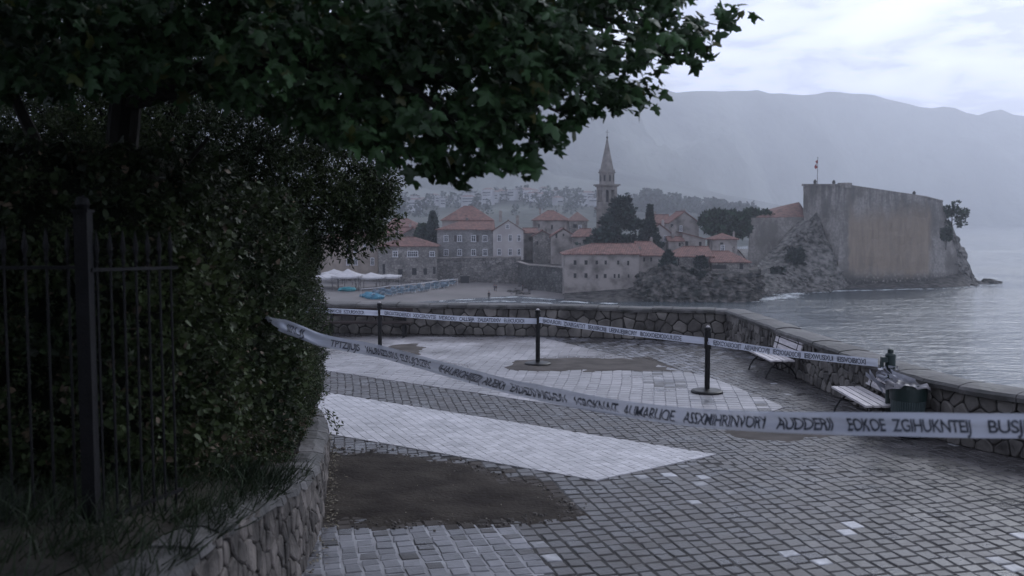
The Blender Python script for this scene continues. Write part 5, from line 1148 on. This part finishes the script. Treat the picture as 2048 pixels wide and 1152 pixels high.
# crumpled knot of tape
tk = empty('tape_knot', pc+Vector((-.1, -.12, .9))); tag(tk, 'crumpled white tape bundle knotted round the bollard over the bin', 'tape knot')
rr = random.Random(4); m = MB()
for k in range(7):
    p = Vector((rr.uniform(-.14, .06), rr.uniform(-.14, .02), rr.uniform(-.10, .12))); pts = [p]
    for j in range(8): p = p+Vector((rr.uniform(-.10, .13), rr.uniform(-.06, .05), rr.uniform(-.075, .055))); p.x = max(-.26, min(.16, p.x)); p.z = max(-.2, min(.10, p.z)); p.y = max(-.2, min(.04, p.y)); pts.append(p.copy())
    sm = smooth_path([tuple(q) for q in pts], 4); tw = rr.random()*3
    vs = []
    for j, q in enumerate(sm): a = tw+j*.25; w2 = Vector((0, math.cos(a), math.sin(a)))*.020; vs += [q-w2, q+w2]
    m.add(vs, [(2*j, 2*j+1, 2*j+3, 2*j+2) for j in range(len(sm)-1)])
for (x0, y0, z0, x1, y1, z1) in ((-.3, -.1, .05, -.05, .0, -.28), (-.34, -.05, 0, -.02, -.05, -.22), (-.2, -.1, .0, .1, -.1, -.2), (0, -.1, -.02, .42, -.15, -.12), (.05, -.08, .02, .36, -.2, -.08)):
    m.add([(x0, y0, z0-.03), (x0, y0, z0+.035), (x1, y1, z1+.03), (x1, y1, z1-.03), ], [(0, 1, 2, 3)])
m.build('crumpled_film', M['crumpled'], tk, smooth=True)

# ------------------------------------------------------------------ iron fence at left
def fence(label, a, b, za, zb_, spacing, n, name='iron_fence'):
    """a,b plan points; za/zb (foot, rail, tip)"""
    A_, B_ = Vector(a), Vector(b); root = empty(name, (*a, za[0])); tag(root, label, 'fence'); o = root.location
    L_ = (B_-A_).length
    for i in range(n):
        k = (i+.5)/n; p = A_.lerp(B_, k); f, r, t = [za[j]+(zb_[j]-za[j])*k for j in range(3)]; m = MB()
        m.tube([(p.x, p.y, f-.1), (p.x, p.y, r+.03)], .0085, 6); h = t-r
        m.lathe([(.008, 0), (.016, h*.12), (.009, h*.2), (.012, h*.3), (.021, h*.45), (.012, h*.75), (.002, h)], 8, (p.x, p.y, r+.02)); m.build('bar', M['fencemetal'], root, org=o)
    for idx, dz in ((1, 0), (0, .12)):
        m = MB(); q0 = Vector((A_.x, A_.y, za[idx]+dz)); q1 = Vector((B_.x, B_.y, zb_[idx]+dz)); m.bar(q0, q1, .034, .022); m.build('rail', M['fencemetal'], root, org=o)
    return root
FY = 6.0
pz = zq(1080, FY)
xl = lambda u: X_(u-10, FY)
fence('near black iron fence panel with spear tips at the left edge', (xl(-110), 6.1), (xl(165), FY), (pz, zq(537, FY), zq(462, FY)), (pz, zq(535, FY), zq(462, FY)), .14, 6)
B2 = Q(352, 535, 6.9)
fence('second iron fence panel half swallowed by the hedge', (xl(187), FY), (B2.x, B2.y), (pz, zq(540, FY), zq(466, FY)), (zq(1010, 6.9), B2.z, zq(468, 6.9)), .12, 7)
gpst = empty('fence_post', (xl(176), FY, pz)); tag(gpst, 'thick black square iron gate post between the two fence panels', 'post')
m = MB(); ht = zq(425, FY)-pz; m.box((0, 0, ht/2-.1), (.085, .085, ht+.2)); m.build('shaft', M['fencemetal'], gpst); m = MB(); m.box((0, 0, ht+.01), (.105, .105, .02)); m.lathe([(.03, 0), (.045, .03), (.035, .07), (.005, .09)], 12, (0, 0, ht+.02)); m.build('finial', M['fencemetal'], gpst)

# ------------------------------------------------------------------ hedge
hp_ = [(-6.5, 6.6), (-4.2, 6.75), (-3.3, 6.95), (-2.9, 7.4), (-2.72, 8.6), (-2.66, 10), (-2.78, 11.7), (-2.92, 13.2), (-3.35, 14.2), (-4.3, 14.8), (-7, 15.4)]
hs = Path([tuple(q[:2]) for q in smooth_path([(*q, 0) for q in hp_], 6)])
def hz(s_):  # bottom, top
    p, d = hs.at(s_); return bankz(p.x, p.y)-.05, 3.35+.45*max(0, min(1, (12-p.y)/4))
def hsurf(s_, t, dep):
    p, d = hs.at(s_); n_ = Vector((d.y, -d.x, 0)); b, tp_ = hz(s_); z = b+(tp_-b)*t
    bul = .20*math.sin(math.pi*min(1, .15+t*.8))+.16*fbm((p.x*1.2+s_*.3, s_*.9, z*1.1), 3)-(.12 if t < .12 else 0)
    q = p+n_*(bul-dep); return Vector((q.x, q.y, z)), n_
hedge = empty('hedge', (-2.9, 10, 1)); tag(hedge, 'tall dense dark hedge spilling over the retaining wall on the left', 'hedge'); ho = np.array(hedge.location)
m = MB(); m.grid(lambda a, b: tuple(hsurf(a*hs.L, b, .33+.1*math.sin(a*90)*math.sin(b*17))[0]), 90, 18); m.build('dark_core', M['core_dark'], hedge, org=hedge.location, smooth=True)  # added solid dark hull, blocks view and light through the hedge
def clumps(nc, per, spread, leaf, srange, seed, lo=0, hi=1, depth=.22, dry=.0, name='foliage', big=False):
    rr = np.random.default_rng(seed); pos = []; td = []
    for c in range(nc):
        s_ = srange[0]+(srange[1]-srange[0])*rr.random(); t = lo+(hi-lo)*rr.random(); c0, n_ = hsurf(s_, t, rr.random()**1.3*depth-.05)
        tw = np.array([n_.x, n_.y, .35])+rr.normal(0, .5, 3); tw /= np.linalg.norm(tw); c0 = np.array(c0); nper = int(per*rr.uniform(.6, 1.4))
        k = rr.random(nper)[:, None]; base = c0+tw*spread*2.2*(k-.35)+rr.normal(0, spread*.35, (nper, 3))*(1-.5*k); pos.append(base); td.append(tw[None]*.7+rr.normal(0, .75, (nper, 3)))
    pos = np.concatenate(pos); td = np.concatenate(td); nr = rr.normal(0, .6, (len(pos), 3))+np.array([.2, -.35, .8]); sc_ = leaf*rr.uniform(.55, 1.35, len(pos))
    V, Fc = leaves(SL if not big else [(0, 0, 0), (.38, .3, .05), (.3, .7, .0), (0, 1, -.08), (-.3, .7, 0), (-.38, .3, .05)], SLF if not big else [(0, 1, 2), (0, 2, 3), (0, 3, 4), (0, 4, 5)], pos, td, nr, sc_)
    V -= ho; mi = (rr.random(len(Fc)) < 0).astype(int); fl = len(Fc)//len(pos); mi = np.repeat((rr.random(len(pos)) < dry).astype(int), fl)
    return np_mesh(name, V, Fc, [M['hleaf'], M['hleaf_dry']], hedge, mi)
clumps(5200, 30, .075, .036, (0, hs.L), 1, depth=.34, dry=.03)
clumps(1500, 20, .07, .065, (0, hs.L*.50), 2, depth=.22, dry=.04, big=True, name='broad_leaves')
clumps(1500, 16, .06, .034, (hs.L*.50, hs.L*.86), 3, depth=.05, dry=.03, name='young_shoots')
clumps(420, 14, .06, .045, (hs.L*.3, hs.L*.8), 5, lo=-.04, hi=.14, depth=-.02, dry=.30, name='trailing_growth')
# thin bare twigs
rr = random.Random(9); m = MB()
for i in range(420):
    s_ = hs.L*rr.uniform(.15, .86); c, n_ = hsurf(s_, rr.random(), .05); d = (n_+Vector((rr.gauss(0, .6), rr.gauss(0, .6), rr.gauss(0, .5)))).normalized(); l_ = rr.uniform(.12, .38)
    m.tube([c, c+d*l_*.5+Vector((0, 0, .03)), c+d*l_+Vector((0, 0, -.03))], [.003, .002, .001], 3)
m.build('twigs', M['bark'], hedge, org=hedge.location)
# trailing sprig over the wall
sg = empty('wall_sprig', Q(655, 820, 13.3)); tag(sg, 'small leafy sprig hanging over the end of the retaining wall', 'plant'); rr = np.random.default_rng(3)
k = rr.random(70)[:, None]; a0 = np.array(Q(648, 815, 13.1)); a1 = np.array(Q(676, 862, 13.0)); ps = a0+(a1-a0)*k+rr.normal(0, .035, (70, 3)); V, Fc = leaves(SL, SLF, ps, rr.normal(size=(70, 3))+np.array([.3, 0, -.6]), rr.normal(size=(70, 3)), rr.uniform(.04, .075, 70)); V -= np.array(sg.location); np_mesh('foliage', V, Fc, M['hleaf'], sg)
m = MB(); m.tube([a0, (a0+a1)/2+np.array([.03, 0, .03]), a1], .004, 4); m.build('stem', M['bark'], sg, org=sg.location)

# grass on the bank and litter
rr = np.random.default_rng(21); n_ = 15000; yy = rr.uniform(3.6, 9.5, n_); xx = np.array([base_px(max(2, y)) for y in yy])-.10-rr.random(n_)**1.3*2.1
keep = rr.random(n_) < np.clip(.35+np.array([fbm((a*1.5, b*1.5, 3), 3) for a, b in zip(xx, yy)])*1.3, .06, 1); xx, yy = xx[keep], yy[keep]; n_ = len(xx)
zz = np.array([bankz(a, b) for a, b in zip(xx, yy)])-.02; base = np.stack([xx, yy, zz], 1)
td = np.stack([rr.normal(.35, .55, n_), rr.normal(-.1, .5, n_), rr.uniform(.5, 1.3, n_)], 1); GB = [(-.018, 0, 0), (.018, 0, 0), (.014, .5, .06), (-.014, .5, .06), (0, 1, -.14)]
V1, F1 = leaves(GB, [(0, 1, 2), (0, 2, 3), (3, 2, 4)], base, td, rr.normal(size=(n_, 3))+np.array([0, -.6, .5]), rr.uniform(.10, .34, n_))
o = np_mesh('grass', V1, F1, M['grass']); tag(o, 'long tangled grass on the bank below the fence', 'grass', kind='stuff')
rr = np.random.default_rng(8); n_ = 900; yy = rr.uniform(8.4, 14, n_); xx = np.array([base_px(y) for y in yy])+np.abs(rr.normal(0, .06, n_))+.04; yy = np.where(rr.random(n_) < .6, -50., yy); e_ = 200
q = np.array([tuple(P(rr.uniform(650, 1150), rr.uniform(930, 1050), .03)) for _ in range(e_)]); ps = np.concatenate([np.stack([xx, yy, np.full(n_, .022)], 1), q]); n_ = len(ps)
V, Fc = leaves(SL, SLF, ps, rr.normal(size=(n_, 3))*np.array([1, 1, .25]), np.tile([0, 0, 1.], (n_, 1))+rr.normal(0, .3, (n_, 3)), np.concatenate([rr.uniform(.02, .06, 900), rr.uniform(.008, .026, e_)]))
o = np_mesh('leaf_litter', V, Fc, M['litter']); tag(o, 'fallen leaves and grit along the wall foot and on the dirt', 'litter', kind='stuff')

gr_ = random.Random(14); m = MB(); dpl = [(600, 905), (720, 903), (900, 923), (1075, 970), (1150, 1032), (1000, 1047), (600, 1048)]
for i in range(420):
    k = gr_.random()*5.99; a, b = dpl[int(k)], dpl[int(k)+1]; t_ = k-int(k); p = P(a[0]+(b[0]-a[0])*t_+gr_.gauss(0, 14), a[1]+(b[1]-a[1])*t_+gr_.gauss(0, 6), .006)
    if p.x < base_px(p.y)+.05: continue
    r_ = gr_.uniform(.006, .022)*(2 if gr_.random() < .06 else 1); m.lathe([(r_*.5, -r_*.3), (r_*gr_.uniform(.8, 1.2), 0), (r_*.6, r_*.6)], 5, p, rz=gr_.random()*3)
tag(m.build('gravel', M['wallstone2']), 'loose grit and small stones round the edge of the dirt patch', 'gravel', kind='stuff')
# ------------------------------------------------------------------ trees overhead
def crown_leaves(clist, per, leaf, seed, droop=.45, spread=.11, old=.03):
    rr = np.random.default_rng(seed); pos = []; td = []; nr = []
    for c, dr in clist:
        n_ = int(per*rr.uniform(.7, 1.3)); dr = np.array(dr)/(np.linalg.norm(dr)+1e-6); k = rr.random(n_)[:, None]
        pos.append(np.array(c)+dr*spread*2.4*(k-.5)+rr.normal(0, spread*.55, (n_, 3))); d = dr[None]*.5+rr.normal(0, .65, (n_, 3)); d[:, 2] -= droop; td.append(d)
        nr.append(rr.normal(0, .45, (n_, 3))+np.array([.1, -.35, .9]))
    pos = np.concatenate(pos); td = np.concatenate(td); nr = np.concatenate(nr); n_ = len(pos); sz = leaf*rr.uniform(.4, 1.3, n_); VV = []; FF = []; off = 0
    for q, (fold, curl, sx) in enumerate(((.1, .1, 1), (.75, .3, .9), (.35, -.45, .8), (.5, .6, 1.05))):
        T = [(x*sx*(1-.25*fold), y, -fold*abs(x)*.8-curl*y*y*.6+.08*math.sin(7*x+5*y)) for x, y, z in PL]; mk = slice(q, None, 4)
        V, Fc = leaves(T, PLF, pos[mk], td[mk], nr[mk], sz[mk]); VV.append(V); FF.append(Fc+off); off += len(V)
    V, Fc = np.concatenate(VV), np.concatenate(FF)
    return V, Fc, np.repeat((rr.random(n_) < old).astype(int), len(PLF))
canopy = [(-120, -80), (1330, -80), (1325, 40), (1350, 95), (1285, 105), (1255, 165), (1180, 145), (1120, 185), (1070, 198), (1055, 250), (1000, 272), (940, 270), (880, 290), (815, 282), (740, 300), (695, 275), (620, 250), (520, 205), (300, 175), (-120, 190)]
tips = [(1448, 52, 7.6), (1400, 75, 7.5), (1405, 125, 7.3), (1360, 110, 7.3), (1348, 12, 7.4), (1365, 5, 7.4), (1290, 205, 7.1), (1255, 222, 7.0), (1225, 190, 7), (1178, 255, 6.8), (1155, 240, 6.8), (1100, 300, 6.4), (1108, 285, 6.4), (1055, 345, 6.3), (1030, 335, 6.3), (975, 335, 6.1), (915, 368, 6.5), (905, 355, 6.5), (850, 345, 6.3), (800, 338, 6.2), (1310, 130, 7.2), (1330, 60, 7.3), (1240, 205, 7.0), (1380, 95, 7.4)]
tr = empty('plane_tree', (-3.7, 8.6, .9)); tag(tr, 'large plane tree with lobed leaves overhanging the plaza from the left', 'tree'); to_ = np.array(tr.location)
rr = random.Random(31); cl = []
fork = Vector((-3.3, 8.2, 4.2))
for i in range(1200):
    while True:
        u, v = rr.uniform(-120, 1360), rr.uniform(-80, 350)
        if inpoly(u, v, canopy): break
    dens = fbm((u/170, v/110, 2), 3)
    if dens < -.22 and u > 500 and rr.random() < .7: continue
    D = rr.uniform(5.8, 8.9) if u > 450 else rr.uniform(6.2, 9.2)
    p = Q(u, v, D); cl.append((p, (p-fork)+Vector((0, 0, -.2))))
for (u, v, D) in tips:
    for k in range(2): p = Q(u+rr.uniform(-18, 0), v+rr.uniform(-34, -16), D+rr.uniform(-.2, .2)); cl.append((p, (p-fork)))
V, Fc, mi = crown_leaves(cl, 16, .102, 4, spread=.088); V -= to_; np_mesh('crown', V, Fc, [M['leaf'], M['leaf_old']], tr, mi)
# unseen crown added above and behind the frame to darken the bank
cl = []
for i in range(6000):
    x, y, z = rr.uniform(-9, 1.2), rr.uniform(-9, 12), rr.uniform(4.6, 7.6)
    if i % 2 == 0: x, y, z = rr.uniform(-9, -1.8), rr.uniform(-7, 3), rr.uniform(2.2, 5.5)
    pv = (CAMH+(z-CAMH)) 
    if y > .5 and 445-(z-CAMH)/y*F > -90: continue
    if y <= .5 and abs(x) < 1.5 and z < 4.5: continue
    if x > 1.2-.15*abs(y-6) or (x > -1.8 and y > 2 and rr.random() < .65): continue
    cl.append((Vector((x, y, z)), Vector((rr.gauss(0, 1), rr.gauss(0, 1), -.2))))
V, Fc, mi = crown_leaves(cl, 9, .20, 6, spread=.2); V -= to_; np_mesh('shade_crown', V, Fc, [M['leaf'], M['leaf_old']], tr, mi)
m = MB(); m.tube([(-3.75, 8.7, .6), (-3.62, 8.6, 2.0), (-3.5, 8.4, 3.2), (-3.3, 8.2, 4.2), (-3.0, 7.9, 6.0)], [.19, .16, .14, .13, .08], 10)
m.tube([(-3.65, 8.6, 2.2), (-3.9, 8.5, 3.2), (-4.4, 8.2, 4.6)], [.09, .07, .04], 8); m.tube([(-3.6, 8.55, 2.5), (-3.2, 8.3, 3.1), (-2.85, 8.1, 3.6), (-2.5, 7.9, 3.9)], [.06, .045, .03, .015], 7)
m.build('trunk', M['bark'], tr, org=tr.location)
m = MB()
for (u, v, D) in tips[::1]:
    e_ = Q(u, v, D); a = Q(u*.45+300*.55+random.uniform(-30, 30), v*.3+random.uniform(-20, 20), D*.7+7.8*.3); mid = (a+e_)/2+Vector((0, 0, .12)); m.tube([fork, a, mid, e_], [.06, .03, .014, .003], 6)
m.build('branches', M['bark'], tr, org=tr.location)
# small-leaved evergreen behind
ev = empty('evergreen_tree', (-5.2, 12.2, .7)); tag(ev, 'dense small leaved dark tree behind the hedge with sky glinting through', 'tree'); eo = np.array(ev.location)
rr = np.random.default_rng(17); pos = []; td = []
lobes = [(730, 395, 12.6, .42, 130), (760, 370, 12.6, .22, 40), (700, 440, 12.5, .42, 130), (745, 440, 12.7, .30, 70), (765, 405, 12.7, .20, 35), (690, 360, 12.4, .5, 120), (640, 430, 12.4, .55, 200), (600, 350, 12.4, .6, 130), (520, 380, 12, .7, 220), (430, 330, 12, .8, 200), (330, 360, 11.8, .8, 220), (230, 340, 11.6, .8, 220), (120, 330, 11.5, 1.0, 320), (0, 330, 11.5, 1.1, 340), (560, 280, 12.2, .7, 130), (400, 250, 12, .9, 220), (250, 220, 11.8, 1.0, 260), (60, 200, 11.5, 1.2, 320), (720, 465, 12.5, .2, 30), (660, 300, 12.5, .5, 90), (480, 150, 12, 1.2, 260), (660, 180, 12.2, .9, 200), (850, 120, 12.4, .8, 120), (150, 60, 11.5, 1.3, 300), (40, 260, 12.5, 1.2, 420), (160, 260, 12.8, 1.0, 330), (300, 290, 13, .9, 260), (420, 300, 13, .8, 220), (540, 330, 13, .7, 200), (260, 160, 12.8, 1.0, 260), (400, 140, 13, 1.0, 260)]
for (u, v, D, r_, nc) in lobes:
    c = np.array(Q(u, v, D))
    for i in range(nc):
        d = rr.normal(size=3); d /= np.linalg.norm(d); cc = c+d*r_*rr.random()**.4; tw = d*.6+rr.normal(0, .5, 3)+np.array([.15, 0, .1]); tw /= np.linalg.norm(tw); n_ = int(rr.integers(14, 26)); k = rr.random(n_)[:, None]
        pos.append(cc+tw*.20*k+rr.normal(0, .022, (n_, 3))); td.append(tw[None]*.8+rr.normal(0, .55, (n_, 3)))
pos = np.concatenate(pos); td = np.concatenate(td); V, Fc = leaves([(0, 0, 0), (.16, .5, .04), (0, 1, -.04), (-.16, .5, .04)], SLF, pos, td, rr.normal(size=(len(pos), 3))+np.array([0, -.3, .6]), .070*rr.uniform(.6, 1.3, len(pos))); V -= eo
np_mesh('crown', V, Fc, M['hleaf'], ev)
m = MB(); m.tube([(-5.2, 12.2, .4), (-5.0, 12.1, 2.2), (-4.6, 12.1, 3.6), (-4.2, 12.1, 5)], [.14, .11, .08, .04], 8)
for (u, v, D, r_, nc) in lobes: e_ = Q(u, v, D); m.tube([(-4.8, 12.1, 3.0), Vector((-4.8, 12.1, 3.0)).lerp(e_, .5)+Vector((0, 0, .15)), e_], [.05, .025, .006], 5)
m.build('trunk', M['bark'], ev, org=ev.location)

# ------------------------------------------------------------------ haze
hzm = bpy.data.materials.new('haze_air'); hzm.use_nodes = True; t = hzm.node_tree; t.nodes.clear(); o_ = t.nodes.new('ShaderNodeOutputMaterial'); pv = t.nodes.new('ShaderNodeVolumePrincipled')
pv.inputs['Color'].default_value = (.885, .92, 1, 1); pv.inputs['Density'].default_value = .00031; pv.inputs['Anisotropy'].default_value = .6; t.links.new(pv.outputs[0], o_.inputs['Volume'])
m = MB(); zt = 700; m.box((0, 4300, (zt+SEA-6)/2), (15000, 9600, zt-SEA+6)); tag(m.build('haze', hzm), 'pale grey haze hanging over the bay and mountains', 'haze', kind='stuff')
